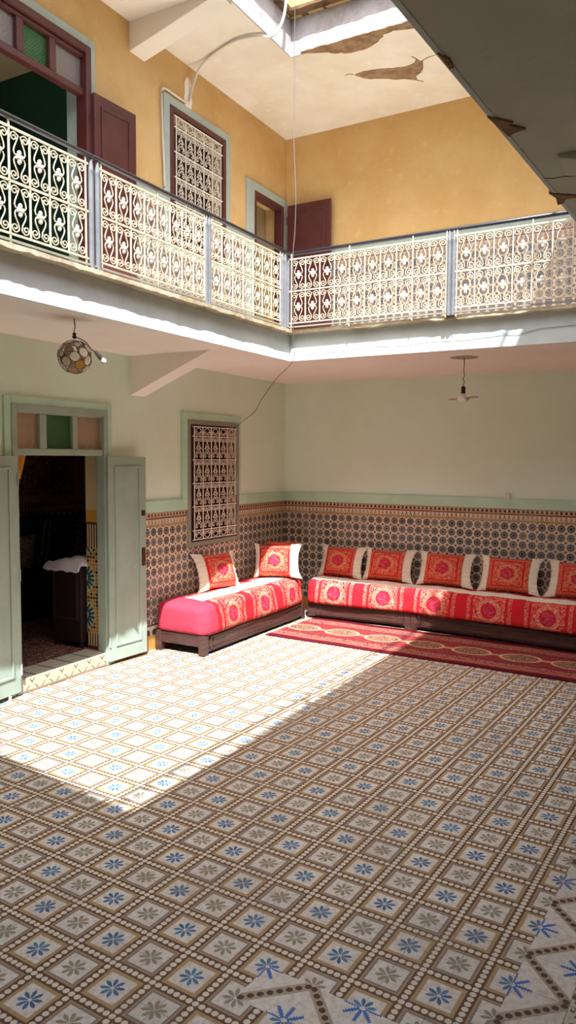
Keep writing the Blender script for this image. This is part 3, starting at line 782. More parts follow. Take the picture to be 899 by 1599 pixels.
# ------------------------------------------------------------------ rooms behind the openings
def room(x0, x1, y0, y1, z0, z1, mat, floor_mat, ceil_mat):
    t = 0.05
    struct(MB().box(x0 - t, x0, y0, y1, z0, z1).build('wall_left', mat))
    struct(MB().box(x0, x1, y1, y1 + t, z0, z1).build('wall_back', mat))
    struct(MB().box(x0, x1, y0 - t, y0, z0, z1).build('wall_front', mat))
    struct(MB().box(x0, x1, y0, y1, z1, z1 + t).build('ceiling', ceil_mat))
    struct(MB().box(x0, x1, y0, y1, z0 - t, z0).build('floor', floor_mat))
room(-2.35, -T, -7.0, -1.15, 0.115, 2.75, M['room_plain'], M['room_floor'], M['room_plain'])
MB().box(-2.35, -2.335, -7.0, -1.15, 0.115, 1.33).build('tile_dado', M['dado_y'], bpy.data.objects['wall_left.003'] if 'wall_left.003' in bpy.data.objects else wl)
tag(MB().box(-2.349, -2.33, -5.0, -1.3, 1.42, 2.5).build('wall_hanging', M['room_wall']), 'dark floral hanging on the far wall of the dim room beyond the green door', 'wall hanging')
room(-3.0, -T, -7.0, -2.95, ZF, 5.6, M['dark_green'], M['room_floor'], M['beige_room'])
room(-2.0, -T, -1.2, -0.05, ZF, 5.4, M['beige_room'], M['room_floor'], M['beige_room'])

def cushion(name, w, h, t, mat, parent=None, flange=None, n=14, seed=0, flare=0.02):
    rnd = random.Random(seed); mb = MB(); idx = {}
    ph = rnd.uniform(0, 6)
    for side in (1, -1):
        for i in range(n + 1):
            for j in range(n + 1):
                if side < 0 and (i in (0, n) or j in (0, n)): idx[side, i, j] = idx[1, i, j]; continue
                a = -1 + 2 * i / n; b = -1 + 2 * j / n
                prof = ((1 - abs(a) ** 2.6) * (1 - abs(b) ** 2.6)) ** 0.42 if abs(a) < 1 and abs(b) < 1 else 0
                px = a * w / 2 * (1 - 0.07 * (1 - abs(a)) * 0 - 0.05 * (1 - b * b) * abs(a)); pz = b * h / 2 * (1 - 0.06 * (1 - a * a))
                wr = 0.006 * math.sin(7 * a + 3 * b + ph) * prof
                idx[side, i, j] = len(mb.v); mb.v.append((px, side * (t / 2 * prof) + wr, pz))
    for side in (1, -1):
        for i in range(n):
            for j in range(n):
                mb.f.append((idx[side, i, j], idx[side, i + 1, j], idx[side, i + 1, j + 1], idx[side, i, j + 1]))
    return mb.build(name, mat, parent, smooth=True)

# furniture of the dim room
b = thing('divan_bench', (-2.0, -2.9, 0.115), 'low dark divan along the far wall of the dim room', 'bench')
MB().box(-0.3, 0.42, -2.5, 1.7, 0.0, 0.26).build('base', M['dark_wood'], b, bevel=0.01)
MB().box(-0.31, 0.45, -2.5, 1.7, 0.26, 0.48).build('mattress', M['navy_cloth'], b, bevel=0.05)
def room_pillow(name, x, y, z, w, h, t, mat, label, rz, tilt, grp=None):
    o = cushion(name, w, h, t, mat); o.location = (x, y, z); o.rotation_euler = (tilt, 0, rz); return tag(o, label, 'cushion', grp)
pn = room_pillow('cushion', -1.95, -2.15, 0.92, 0.85, 0.62, 0.28, M['navy_cloth'], 'big navy cushion with pale stripes on the divan in the dim room', R(80), R(14))
for dx in (-0.12, -0.05):
    MB().box(dx - 0.02, dx - 0.008, -0.150, -0.138, -0.29, 0.29).build('stripe', M['brocade'], pn)
room_pillow('cushion', -1.85, -2.72, 0.83, 0.5, 0.42, 0.2, M['brocade'], 'brown patterned cushion left of the navy cushion in the dim room', R(70), R(18))
cb = thing('side_cabinet', (-0.43, -3.10, 0.122), 'small dark wooden cabinet just inside the green door', 'cabinet')
mb = MB(); mb.box(-0.19, 0.17, -0.22, 0.22, 0.05, 0.77); mb.build('body', M['dark_wood'], cb, bevel=0.006)
mb = MB(); mb.box(-0.17, 0.15, -0.232, -0.22, 0.25, 0.74); dr = mb.build('door', M['dark_wood'], cb, bevel=0.003)
m2 = MB(); m2.box(-0.155, -0.147, -0.238, -0.232, 0.27, 0.72); m2.box(0.127, 0.135, -0.238, -0.232, 0.27, 0.72); m2.box(-0.155, 0.135, -0.238, -0.232, 0.27, 0.278); m2.build('door_moulding', M['bench'], dr)
for sx in (-0.17, 0.15):
    for sy in (-0.19, 0.19): MB().lathe([(0.016, 0), (0.022, 0.02), (0.015, 0.05)], 10, (sx, sy, 0)).build('foot', M['dark_wood'], cb)
# draped cloth
mb = MB(); n = 22; rnd = random.Random(3)
for i in range(n + 1):
    for j in range(n + 1):
        a = -0.24 + 0.45 * i / n; c = -0.29 + 0.56 * j / n
        ov = max(0, abs(a + 0.01) - 0.195, abs(c) - 0.235)
        fold = 0.012 * math.sin(26 * a + 5 * c) + 0.008 * math.sin(31 * c)
        mb.v.append((a, c, 0.80 + abs(fold) - ov * 1.5 + (0.03 * math.sin(9 * a + 1) if ov == 0 else 0)))
for i in range(n):
    for j in range(n): k = i * (n + 1) + j; mb.f.append((k, k + n + 1, k + n + 2, k + 1))
cl = mb.build('cloth', M['white_cloth'], loc=(-0.43, -3.10, 0.115), smooth=True)
md = cl.modifiers.new('s', 'SOLIDIFY'); md.thickness = 0.006
tag(cl, 'crumpled white cloth lying on the small dark cabinet', 'cloth')
tag(MB().prism([(-1.56, -6.0), (-0.24, -6.0), (-0.24, -3.40), (-0.27, -1.4), (-1.56, -1.4)], 0.116, 0.122).build('area_rug', M['inner_rug']), 'dark red patterned rug on the floor of the dim room', 'rug')
# orange curtain seen at the top left of the doorway
mb = MB(); rings = []
for k in range(9):
    z = 2.10 - 0.46 * k / 8; wd = 0.37 - (0.0 if k < 4 else 0.018 * (k - 3)) - (0.07 if k == 8 else 0)
    rings.append([(-0.31 + 0.014 * math.sin(i * 1.7), -4.25 + wd * i / 12, z) for i in range(13)])
mb.loft(rings, cap=False, close=False)
cu = mb.build('curtain', M['orange_cloth'], smooth=True); md = cu.modifiers.new('s', 'SOLIDIFY'); md.thickness = 0.004
tag(cu, 'orange curtain tied at the top left of the green doorway', 'curtain')

# ------------------------------------------------------------------ balustrade
def cell_scroll(mat):
    mb = MB(); w, h = 0.15, 0.292; t = 0.006; bw = 0.0052
    for s in (-1, 1):
        a = spiral(s * 0.040, 0.104, 0.005, 0.028, 0.3 if s > 0 else PI - 0.3, 1.35, s, 16)
        a = [(x, min(z, 0.137)) for x, z in a]
        mb.bar2(a + [(s * 0.008, 0.118), (s * 0.018, 0.09), (s * 0.038, 0.045), (s * 0.042, 0.025), (s * 0.034, 0.008), (s * 0.018, 0.014), (s * 0.011, 0.004)], bw, t)
        b = spiral(s * 0.040, -0.104, 0.005, 0.028, -0.3 if s > 0 else PI + 0.3, 1.35, -s, 16)
        b = [(x, max(z, -0.137)) for x, z in b]
        mb.bar2(b + [(s * 0.010, -0.112), (s * 0.014, -0.085), (s * 0.036, -0.045), (s * 0.041, -0.025), (s * 0.033, -0.006), (s * 0.018, -0.012), (s * 0.011, -0.004)], bw, t)
    o = mb.build('scroll', mat); C.objects.unlink(o); return o
def cell_cross(mat):
    mb = MB()
    for (cx, cz, r) in ((0, 0.024, 0.013), (0, -0.024, 0.013), (0.014, 0, 0.012), (-0.014, 0, 0.012), (0, 0, 0.013)):
        mb.loft([[(cx + rr * math.cos(2 * PI * k / 10), y, cz + rr * 1.15 * math.sin(2 * PI * k / 10)) for k in range(10)] for y, rr in ((-0.009, r * 0.6), (-0.004, r), (0.004, r), (0.009, r * 0.6))])
    o = mb.build('rosette', mat); C.objects.unlink(o); return o
SC = cell_scroll(M['iron']); CR = cell_cross(M['white_iron'])
def panel(origin, rz, n, label, cw=0.15, zb=3.145, zt=3.735):
    """n columns of scrolled cells in two rows; local x runs along the rail"""
    r = thing('iron_balustrade', (origin[0], origin[1], 0), label, 'railing', 'scrolled iron panels of the gallery balustrade', rz)
    W = n * cw; zm = (zb + zt) / 2
    f = MB()
    f.bar2([(-0.02, zb), (W + 0.02, zb)], 0.011, 0.012); f.bar2([(-0.02, zt), (W + 0.02, zt)], 0.011, 0.012); f.bar2([(-0.03, zm), (W + 0.02, zm)], 0.011, 0.012)
    f.build('frame', M['iron'], r)
    for k in range(n + 1):
        ext = 0.05 if (k % 4 == 0 or k == n) else 0.0
        bm_ = MB().bar2([(k * cw, zb - (0.075 if ext else 0)), (k * cw, zt + ext)], 0.009, 0.009); bm_.build('bar', M['iron'], r)
    for row in (0, 1):
        for k in range(n):
            for src in (SC, CR):
                o = src.copy(); C.objects.link(o); o.parent = r
                o.location = (k * cw + cw / 2, 0, zb + (zt - zb) * (0.25 + 0.5 * row)); o.scale = (cw / 0.15, 1, 1)
    return r
xr = GX - 0.02
panel((xr, -5.90), R(90), 8, 'scrolled cream iron panel left of the first pair of posts, before the dark doorway', 0.15)
panel((xr, -7.15), R(90), 8, 'scrolled cream iron panel farthest left, cut by the picture edge', 0.15)
panel((xr, -4.56), R(90), 8, 'scrolled cream iron panel in front of the open maroon leaf and barred window', 0.1435)
panel((xr, -3.325), R(90), 7, 'scrolled cream iron panel of the left side ending at the corner post', 0.158)
def bp(x): p = rb(x, GY + 0.012); return p
panel(bp(1.245), BR, 10, 'scrolled cream iron panel of the back gallery from the corner to the middle post', 0.15)
panel(bp(2.835), BR, 9, 'scrolled cream iron panel right of the middle post of the back gallery', 0.153)
posts = [((xr, -4.650), 'left slate post of the pair between the first two panels'), ((xr, -4.592), 'right slate post of the pair between the first two panels'),
         ((xr, -3.388), 'left post of the pair before the barred window'), ((xr, -3.350), 'right post of the pair before the barred window'),
         ((xr, -2.180), 'slate post on the left side of the gallery corner'), ((xr, -2.130), 'slate post beside the gallery corner, second from the left panel'),
         ((bp(1.205)[0], bp(1.205)[1]), 'slate post at the gallery corner on the back side'),
         ((bp(2.768)[0], bp(2.768)[1]), 'left slate post of the pair in the middle of the back gallery'), ((bp(2.806)[0], bp(2.806)[1]), 'right slate post of the pair in the middle of the back gallery'),
         ((bp(4.26)[0], bp(4.26)[1]), 'slate post at the right end of the back gallery')]
for (x, y), lb in posts:
    p = thing('railing_post', (x, y, ZF), lb, 'post', 'slate grey posts of the gallery balustrade')
    MB().lathe([(0.0175, 0.0), (0.0175, 0.60), (0.0185, 0.61), (0.0185, 0.625), (0.016, 0.64), (0.010, 0.68), (0.007, 0.70)], 14).build('shaft', M['post_paint'], p, smooth=False)
    MB().lathe([(0.0185, 0.0), (0.0185, 0.012), (0.018, 0.02)], 14).build('foot', M['post_paint'], p)
hr = MB(); hr.tube([(xr, SY + 0.1, 3.79), (xr, GY + 0.012, 3.79)], 0.017, 10)
hr.tube([(xr, GY + 0.012, 3.79), (*rb(4.40, GY + 0.012), 3.79)], 0.017, 10)
tag(hr.build('handrail', M['black_paint'], smooth=True), 'long dark round handrail running along both gallery sides', 'handrail')
br_ = MB(); br_.box(xr - 0.008, xr + 0.008, SY + 0.1, GY, ZF + 0.022, ZF + 0.034)
p0 = rb(xr, GY + 0.004); p1 = rb(4.4, GY + 0.004); p2 = rb(4.4, GY + 0.02); p3 = rb(xr, GY + 0.02)
br_.prism([p0, p1, p2, p3], ZF + 0.022, ZF + 0.034)
tag(br_.build('bottom_rail', M['greywood']), 'thin flat bar along the foot of the gallery balustrade', 'rail')

# ------------------------------------------------------------------ sofas
def bench_frame(name, L, D, H, loc, rz, label, legs=(True, True), zleg=0.05):
    """carved low bench: local x along the length, front at y=0, depth towards +y"""
    o = thing(name, loc, label, 'bench', None, rz)
    mb = MB(); z0 = 0.03
    mb.box(0, L, 0.02, 0.045, z0, H); mb.box(0, L, D - 0.03, D, z0 + 0.02, H); mb.box(0, 0.025, 0.03, D, 0.085, H); mb.box(L - 0.025, L, 0.03, D, 0.085, H)
    mb.box(0.01, L - 0.01, 0.03, D - 0.01, H - 0.03, H - 0.008)
    mb.build('body', M['bench'], o, bevel=0.004)
    n = max(1, round(L / 1.9)); st = (L - 0.05) / n
    for k in range(n):
        a = 0.10 + k * st; c = a + st - 0.13
        m = MB()
        for (ins, tt) in ((0.0, 0.014), (0.03, 0.008)):
            x0, x1, za, zb = a + ins * 2, c - ins * 2, z0 + 0.022 + ins * 0.5, H - 0.02 - ins * 0.5
            w = 0.012
            m.box(x0, x1, 0.02 - tt, 0.021, za, za + w); m.box(x0, x1, 0.02 - tt, 0.021, zb - w, zb)
            m.box(x0, x0 + w, 0.02 - tt, 0.021, za, zb); m.box(x1 - w, x1, 0.02 - tt, 0.021, za, zb)
        m.build('carved_panel', M['bench'], o, bevel=0.003)
    for x in ([0.0] if legs[0] else []) + ([L - 0.07] if legs[1] else []):
        for y in (0.008, D - 0.075):
            l = MB(); sx_ = -0.006 if x == 0.0 else 0.006; l.box(x + sx_, x + sx_ + 0.07, y, y + 0.07, 0.0, H - 0.002); l.build('leg', M['bench'], o, bevel=0.006)
    return o
bench_frame('bench_frame', 2.02, 0.60, 0.198, (0.622, -2.612, 0), R(90), 'dark carved wooden base of the short sofa beside the green door', (True, True))
bench_frame('bench_frame', 1.26, 0.52, 0.185, (0.632, -0.57, 0), R(1.3), 'dark carved wooden base of the back sofa, left section near the corner', (False, True))
bench_frame('bench_frame', 2.50, 0.50, 0.180, (1.905, -0.548, 0), R(-5.6), 'dark carved wooden base of the back sofa, right section behind the rug', (True, True))

def mattress(name, path, D, z0, z1, mat, label, seed, end_plain=0.0, u0=0.0, r=0.085, bulge=0.02, endcap_round=0.1, loc_sign=1):
    """sweep a rounded cushion profile along a polyline of front-edge points; `path` = list of (x,y), back lies to the left"""
    rnd = random.Random(seed)
    pts = [Vector((*p, 0)) for p in path]; seg = [(pts[i + 1] - pts[i]).length for i in range(len(pts) - 1)]; L = sum(seg)
    def at(s):
        s = max(0.0, min(L, s)); k = 0
        while k < len(seg) - 1 and s > seg[k]: s -= seg[k]; k += 1
        d = (pts[k + 1] - pts[k]).normalized(); return pts[k] + d * s, d
    H = z1 - z0; prof = []
    # profile (depth from the front, height, v) starting at the front bottom
    def arc(cx, cz, a0, a1, n): return [(cx + r * math.cos(a0 + (a1 - a0) * i / n), cz + r * math.sin(a0 + (a1 - a0) * i / n)) for i in range(n + 1)]
    P = arc(r * 0.7, z0 + r * 0.6, R(250), R(180), 4)
    P = [(x * 1.0, max(z, z0)) for x, z in P]
    P += [(-bulge * 0.6 + 0.0, z0 + H * 0.4), (-bulge * 0.5, z0 + H * 0.55)]
    P += arc(r, z1 - r, R(180), R(90), 5)
    for k in range(1, 7): P.append((r + (D - 2 * r) * k / 7, z1 + 0.012 * math.sin(PI * k / 7)))
    P += arc(D - r, z1 - r, R(90), R(0), 4)
    P += [(D, z0 + 0.02), (D - 0.03, z0)]
    vs = [0.0]
    for i in range(1, len(P)): vs.append(vs[-1] + math.hypot(P[i][0] - P[i - 1][0], P[i][1] - P[i - 1][1]))
    n = max(8, int(L / 0.045)); mb = MB(); uvs = []; rings = []
    ph = [rnd.uniform(0, 6.28) for _ in range(6)]
    stations = []
    e = endcap_round
    for k in range(5): stations.append(e * (1 - math.cos(PI / 2 * k / 5)) )
    stations += [e + (L - 2 * e) * k / n for k in range(n + 1)]
    for k in range(4, -1, -1): stations.append(L - e * (1 - math.cos(PI / 2 * k / 5)))
    for si, s in enumerate(stations):
        q, d = at(s); nrm = Vector((-d.y, d.x, 0))
        ea = min(s, L - s); f = 1.0
        if ea < e: f = math.sqrt(max(0.0, 1 - (1 - ea / e) ** 2)); 
        f = 0.80 + 0.20 * f
        ring = []
        for i, (dx, z) in enumerate(P):
            cx, cz = D / 2, (z0 + z1) / 2
            x = cx + (dx - cx) * f; zz = cz + (z - cz) * (f if z > cz else 1)
            top = 1 if z > z0 + 0.08 else 0.2
            wob = 0.006 * math.sin(s * 9 + ph[0] + i * 0.25) + 0.004 * math.sin(s * 23 + ph[1] - i * 0.6) + 0.003 * math.sin(s * 41 + ph[2] + i)
            if i < 12: x += wob * top; zz += wob * 0.4 * top
            else: zz += wob * 0.7
            if i < 7: x -= 0.010 * math.sin(s * 5.2 + ph[3]) 
            if ea < e * 1.2 and end_plain and s < 0.2: x += 0.004 * math.sin(i * 2.1)
            ring.append(q + nrm * x + Vector((0, 0, zz)))
            uvs.append((s + u0 if not (end_plain and s < end_plain) else -1.0, vs[i]))
        rings.append(ring)
    def cap(ring, dirv, first):
        c = sum(ring, Vector()) / len(ring); out = []
        for kk, (sc_, bu) in enumerate(((0.95, 0.010), (0.85, 0.018), (0.6, 0.025), (0.3, 0.028), (0.04, 0.028))):
            out.append([c + (p - c) * sc_ + dirv * bu for i, p in enumerate(ring)])
        return out
    d0 = (pts[0] - pts[1]).normalized(); d1 = (pts[-1] - pts[-2]).normalized(); nr = len(P)
    ca = list(reversed(cap(rings[0], d0, True))); cb = cap(rings[-1], d1, False)
    uvs = [(-1.0 if end_plain else uvs[i][0], uvs[i][1]) for k in ca for i in range(nr)] + uvs + [uvs[-nr + i] for k in cb for i in range(nr)]
    rings = ca + rings + cb
    mb.loft(rings)
    o = mb.build(name, mat, smooth=True, uv=uvs)
    return tag(o, label, 'mattress')
mattress('sofa_mattress', [(0.62, -2.62), (0.62, -0.62)], 0.60, 0.204, 0.485, M['cover_left'], 'red rose-patterned mattress with a cream band on the short left sofa', 4, end_plain=0.11, u0=-0.19, endcap_round=0.12)
mattress('sofa_mattress', [(0.635, -0.590), (1.25, -0.575), (1.89, -0.562), (2.6, -0.632), (4.38, -0.80)], 0.50, 0.193, 0.462, M['cover_back'], 'long red rose-patterned mattress with a cream band on the back sofa', 9, u0=0.25 + 0.30, endcap_round=0.06)

# pillows with cream flanges
def pillow(loc, rz, tilt, w, h, label, fl=0.075, fr=0.075, seed=1, t=0.17, roll=0.0, flare=0.02):
    o = thing('throw_pillow', loc, label, 'pillow', 'red rose throw pillows with cream edges', rz)
    o.rotation_euler = (tilt, roll, rz)
    body = cushion('body', w, h, t, M['pillow'], o, seed=seed)
    for s, f in ((-1, fl), (1, fr)):
        if f <= 0: continue
        mb = MB(); n = 26; rows = 5; rnd = random.Random(seed + s)
        for j in range(n + 1):
            for k in range(rows + 1):
                b = -1 + 2 * j / n; q = k / rows
                edge = w / 2 * (1 - 0.05 * (1 - b * b)) - 0.022
                x = edge + (f + 0.022) * q * (0.86 + 0.40 * abs(b) ** 3) + (0.004 if k == 0 and j % 2 else 0)
                z = b * h / 2 * (1 + 0.10 * q)
                y = (0.5 * t * 0.30 * (1 - q) * (1 - abs(b) ** 3)) * -1 + 0.010 * math.sin(j * 1.9) * q - 0.008
                mb.v.append((s * x, y, z))
        for j in range(n):
            for k in range(rows): i = j * (rows + 1) + k; mb.f.append((i, i + 1, i + rows + 2, i + rows + 1))
        fo = mb.build('ruffle', M['cream_cloth'], o, smooth=True); md = fo.modifiers.new('s', 'SOLIDIFY'); md.thickness = 0.012; md.offset = 0
    return o
# short sofa: rz turns local -y (front) towards the courtyard
pillow((0.19, -1.76, 0.680), R(72), R(-20), 0.40, 0.38, 'red rose pillow alone on the middle of the short left sofa', 0.10, 0.03, 1)
pillow((0.36, -0.86, 0.695), R(24), R(-12), 0.41, 0.37, 'red rose pillow at the corner end of the short sofa, partly sunlit', 0.03, 0.09, 2)
pillow((0.32, -0.66, 0.722), R(24), R(-6), 0.36, 0.36, 'red pillow half hidden behind the sunlit corner pillow', 0.0, 0.0, 3)
pillow((0.90, -0.22, 0.648), R(-3), R(-20), 0.44, 0.36, 'red rose pillow on the back sofa, leftmost of the row', 0.045, 0.085, 4)
pillow((1.50, -0.24, 0.653), R(-1), R(-20), 0.47, 0.36, 'red rose pillow on the back sofa, second of the row from the corner', 0.035, 0.085, 5)
pillow((2.185, -0.26, 0.658), R(-2), R(-20), 0.48, 0.36, 'red rose pillow on the back sofa, third of the row from the corner', 0.05, 0.085, 6)
pillow((2.90, -0.30, 0.658), R(-3), R(-20), 0.49, 0.37, 'red rose pillow on the back sofa, fourth of the row from the corner', 0.06, 0.075, 7)
pillow((3.62, -0.34, 0.658), R(-7), R(-20), 0.50, 0.37, 'red rose pillow on the back sofa cut by the right picture edge', 0.075, 0.07, 8)

# runner rug
rg = MB(); Lr, Wr = 3.70, 1.05; nx, ny = 80, 20
for k, zt in ((0, 0.009), (1, 0.001)):
    for i in range(nx + 1):
        for j in range(ny + 1):
            x = -Lr / 2 + Lr * i / nx; y = -Wr / 2 + Wr * j / ny
            rg.v.append((x, y + 0.004 * math.sin(x * 5), zt + (0.002 * math.sin(x * 9 + y * 4) if k == 0 else 0)))
N_ = (nx + 1) * (ny + 1)
for i in range(nx):
    for j in range(ny):
        a = i * (ny + 1) + j; rg.f.append((a, a + ny + 1, a + ny + 2, a + 1)); rg.f.append((N_ + a, N_ + a + 1, N_ + a + ny + 2, N_ + a + ny + 1))
for i in range(nx):
    a = i * (ny + 1); rg.f.append((a, N_ + a, N_ + a + ny + 1, a + ny + 1)); b_ = a + ny; rg.f.append((b_, b_ + ny + 1, N_ + b_ + ny + 1, N_ + b_))
for j in range(ny):
    rg.f.append((j, j + 1, N_ + j + 1, N_ + j)); a = nx * (ny + 1) + j; rg.f.append((a, N_ + a, N_ + a + 1, a + 1))
ra = -0.0503; rc = Vector((0.655, -1.565, 0)) + Vector((math.cos(ra), math.sin(ra), 0)) * Lr / 2 + Vector((-math.sin(ra), math.cos(ra), 0)) * Wr / 2
tag(rg.build('runner_rug', M['rug'], loc=(rc.x, rc.y, 0.0005), rz=ra), 'long red runner rug with a chain of medallions in front of the back sofa', 'rug')

# ------------------------------------------------------------------ lamps, cables, small fittings
lg = thing('shell_globe_lamp', (0.924, -4.545, ZS), 'round shell globe lamp hanging by a twisted cord above the green door', 'lamp')
MB().tube([(0, 0, 0), (0.004, 0.003, -0.05), (-0.003, 0, -0.09), (0, 0, -0.115)], 0.0035, 6).build('cord', M['dark_iron'], lg)
MB().lathe([(0.004, -0.092), (0.014, -0.098), (0.010, -0.112), (0.016, -0.122), (0.006, -0.135)], 8).build('knot', M['dark_iron'], lg)
GR = 0.112; gz = -0.255
dirs = []
ga = PI * (3 - 5 ** 0.5); NN = 34
for i in range(NN):
    z = 1 - 2 * (i + 0.5) / NN; r = math.sqrt(1 - z * z); dirs.append(Vector((r * math.cos(ga * i), r * math.sin(ga * i), z)))
tgt_ = (Vector((0.70, -0.70, -0.12)) + Vector((0.873, 0.487, 0)) * 0.42 + Vector((0, 0, -0.25))).normalized()
amber_i = max(range(NN), key=lambda k: dirs[k].dot(tgt_))
for i, d in enumerate(dirs):
    rr = 0.0335 if i % 5 else 0.022
    a = d.orthogonal().normalized(); b = d.cross(a)
    c = Vector((0, 0, gz)) + d * GR * 0.965
    ringp = [c + (a * math.cos(2 * PI * k / 16) + b * math.sin(2 * PI * k / 16)) * rr for k in range(17)]
    rg_ = MB().tube(ringp, 0.0022, 5); ro = rg_.build('shell_ring', M['brass'], lg)
    m = MB(); m.loft([[c + d * o_ + (a * math.cos(2 * PI * k / 16) + b * math.sin(2 * PI * k / 16)) * rr for k in range(16)] for o_ in (-0.0008, 0.0008)])
    m.build('shell_disc', M['shell_amber'] if i == amber_i else M['shell_brown'] if i % 7 == 3 else M['shell'], ro)
# bare bulb on the side flex
MB().tube([(0, 0, -0.125), (0.02, 0.02, -0.128), (0.05, 0.05, -0.15), (0.075, 0.085, -0.20), (0.085, 0.105, -0.215)], 0.004, 6).build('side_cord', M['cable'], lg)
sk = MB().tube([(0.085, 0.105, -0.212), (0.096, 0.128, -0.236), (0.104, 0.145, -0.255)], [0.010, 0.016, 0.018], 10).build('bulb_socket', M['steel'], lg)
MB().tube([(0.104, 0.145, -0.255), (0.110, 0.156, -0.268), (0.116, 0.168, -0.280), (0.120, 0.175, -0.287)], [0.013, 0.020, 0.018, 0.006], 12).build('bulb', M['bulb'], lg, smooth=True)

fn = thing('pendant_bulb', (2.70, -1.442, ZS), 'hanging bladed bulb on a kinked cord under the back gallery', 'lamp')
MB().lathe([(0.0, -0.006), (0.12, -0.004), (0.128, 0.0), (0.12, 0.002)], 28).build('ceiling_plate', plain('grey_plaster_disc', rgb(172, 152, 134), 0.8), fn)
MB().tube([(0, 0, 0), (0.002, 0, -0.06), (-0.002, 0, -0.12), (0.003, 0, -0.15), (0.006, 0, -0.17), (-0.012, 0, -0.195), (0.002, 0, -0.215), (0.008, 0, -0.228), (-0.008, 0, -0.24), (-0.003, 0, -0.27)], 0.0042, 7).build('cord', M['cable'], fn, smooth=True)
MB().lathe([(0.006, -0.262), (0.018, -0.268), (0.020, -0.275), (0.019, -0.318), (0.022, -0.322), (0.022, -0.328)], 14, (-0.004, 0, 0)).build('socket', M['rubber'], fn)
MB().lathe([(0.017, -0.328), (0.018, -0.348), (0.034, -0.358), (0.052, -0.372), (0.054, -0.384), (0.045, -0.398), (0.024, -0.408), (0.0, -0.410)], 18, (-0.004, 0, 0)).build('bulb_body', M['white_plastic'], fn, smooth=True)
for s in (-1, 1):
    m = MB(); dz = 0.003 * s
    m.loft([[(-0.004 + s * x, -w, -0.372 + dz * x / 0.16 - 0.004), (-0.004 + s * x, w, -0.372 + dz * x / 0.16 - 0.004), (-0.004 + s * x, w, -0.372 + dz * x / 0.16 + 0.004), (-0.004 + s * x, -w, -0.372 + dz * x / 0.16 + 0.004)] for x, w in ((0.035, 0.022), (0.06, 0.028), (0.15, 0.028), (0.172, 0.020))])
    m.build('blade', plain('beige_blade_plastic', rgb(176, 146, 116), 0.5), fn)
    fn.rotation_euler[2] = R(-29)

jb = thing('junction_box', (2.80, -0.075, 1.478), 'small cream junction box on top of the mint rail of the back wall', 'box')
MB().box(-0.032, 0.032, -0.014, 0.03, -0.026, 0.03).build('cover', M['white_plastic'], jb, bevel=0.006)
MB().lathe([(0.004, 0), (0.004, 0.003)], 8).build('screw', M['steel'], jb, loc=(0, -0.0165, 0.002))

def smooth_pts(p, n=6):
    p = [Vector(q) for q in p]; out = []
    for i in range(len(p) - 1):
        a = p[max(i - 1, 0)]; b = p[i]; c = p[i + 1]; d = p[min(i + 2, len(p) - 1)]
        for k in range(n):
            t = k / n; out.append(0.5 * ((2 * b) + (c - a) * t + (2 * a - 5 * b + 4 * c - d) * t * t + (3 * b - a - 3 * c + d) * t ** 3))
    return out + [p[-1]]
ec = smooth_pts([(1.10, -1.80, 7.2), (1.105, -1.81, 6.1), (1.12, -1.84, 5.3), (1.14, -1.88, 4.9), (1.22, -1.98, 4.35), (1.235, -2.02, 4.0), (1.24, -2.06, 3.79), (1.25, -2.07, 3.3), (1.245, -2.06, 3.0), (1.235, -2.04, 2.80), (0.95, -1.86, 2.66), (0.60, -1.56, 2.49), (0.42, -1.40, 2.38), (0.20, -1.26, 2.30), (0.035, -1.20, 2.215)], 8)
tag(MB().tube(ec, 0.0030, 6).build('electric_cable', M['cable'], smooth=True), 'thin loose cable hanging past the gallery corner down to the lower barred window', 'cable')
wc = smooth_pts([(1.02, -1.95, 6.9), (1.06, -1.93, 6.3), (1.09, -1.96, 6.1), (1.08, -2.02, 5.90), (1.02, -2.10, 5.765), (0.90, -2.18, 5.755), (0.70, -2.20, 5.76), (0.45, -2.13, 5.76), (0.25, -2.05, 5.755), (0.10, -1.99, 5.70), (0.03, -1.99, 5.55), (0.022, -2.02, 5.42)], 8)
cd_ = thing('white_conduit', (0, 0, 0), 'thick white taped cable crossing the upper ceiling down to the barred gallery window', 'cable')
MB().tube(wc, 0.013, 8).build('cable_run', M['white_cable'], cd_, smooth=True)
MB().tube(smooth_pts([(0.022, -2.02, 5.42), (0.02, -2.10, 5.40), (0.02, -2.25, 5.40), (0.02, -2.38, 5.40), (0.02, -2.445, 5.375), (0.02, -2.455, 5.30), (0.02, -2.44, 4.9), (0.02, -2.42, 4.55), (0.02, -2.42, 4.42)], 6), 0.010, 7).build('cable_run', M['white_cable'], cd_, smooth=True)
mb = MB(); mb.loft([[(0.0 + (0.010 if k in (1, 2) else -0.002), -2.02 + (0.035 + w) * (1 if k < 2 else -1), z) for k in (0, 1, 2, 3)] for z, w in ((5.36, 0.01), (5.44, 0.03), (5.52, 0.015), (5.60, 0.02), (5.66, -0.01))])
mb.build('plaster_blob', M['soffit'], cd_)

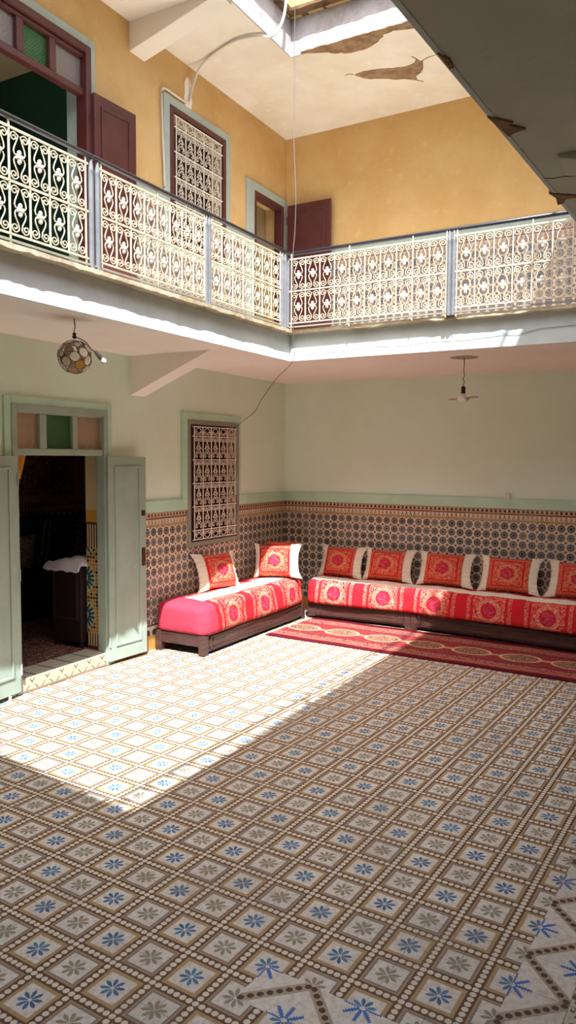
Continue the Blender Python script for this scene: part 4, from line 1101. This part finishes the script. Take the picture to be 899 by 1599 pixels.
# ------------------------------------------------------------------ light
w = bpy.data.worlds.new('sky'); bpy.context.scene.world = w; w.use_nodes = True
nt = w.node_tree; bg = nt.nodes['Background']
sky = nt.nodes.new('ShaderNodeTexSky'); sky.sky_type = 'NISHITA'; sky.sun_disc = False
sky.sun_elevation = R(53); sky.sun_rotation = R(150); sky.air_density = 1.0; sky.dust_density = 3.0
mxn = nt.nodes.new('ShaderNodeMix'); mxn.data_type = 'RGBA'; mxn.inputs[0].default_value = 0.65
nt.links.new(sky.outputs[0], mxn.inputs[6]); mxn.inputs[7].default_value = (0.56, 0.66, 0.74, 1)
nt.links.new(mxn.outputs[2], bg.inputs['Color']); bg.inputs['Strength'].default_value = 0.80
sd = bpy.data.lights.new('sun', 'SUN'); sd.energy = 7.5; sd.angle = R(0.53); sd.color = (0.89, 1.0, 1.09)
so = bpy.data.objects.new('sun', sd); C.objects.link(so)
dv = Vector((-0.42, 0.63, -1.0)); so.rotation_euler = dv.to_track_quat('-Z', 'Y').to_euler()

# ------------------------------------------------------------------ camera
f, cx, cy, yaw, pitch, roll = 1180.553, 4.71757, -8.36757, -0.5088063, -0.0712760, 0.00540423
fw = Vector((math.sin(yaw) * math.cos(pitch), math.cos(yaw) * math.cos(pitch), math.sin(pitch)))
rt = Vector((math.cos(yaw), -math.sin(yaw), 0)); up = rt.cross(fw)
c_, s_ = math.cos(roll), math.sin(roll)
r2 = rt * c_ + up * s_; u2 = up * c_ - rt * s_
cam = bpy.data.cameras.new('camera'); co = bpy.data.objects.new('camera', cam); C.objects.link(co)
co.matrix_world = Matrix(((r2.x, u2.x, -fw.x, cx), (r2.y, u2.y, -fw.y, cy), (r2.z, u2.z, -fw.z, 1.88), (0, 0, 0, 1)))
cam.sensor_fit = 'VERTICAL'; cam.sensor_height = 36.0; cam.lens = f / 1599 * 36.0; cam.clip_start = 0.05
sc = bpy.context.scene; sc.camera = co
sc.view_settings.view_transform = 'Standard'; sc.view_settings.look = 'None'; sc.view_settings.gamma = 1.0
sc.view_settings.use_curve_mapping = False; sc.view_settings.exposure = 0.93
sc.cycles.use_denoising = True; sc.cycles.max_bounces = 10; sc.cycles.diffuse_bounces = 7
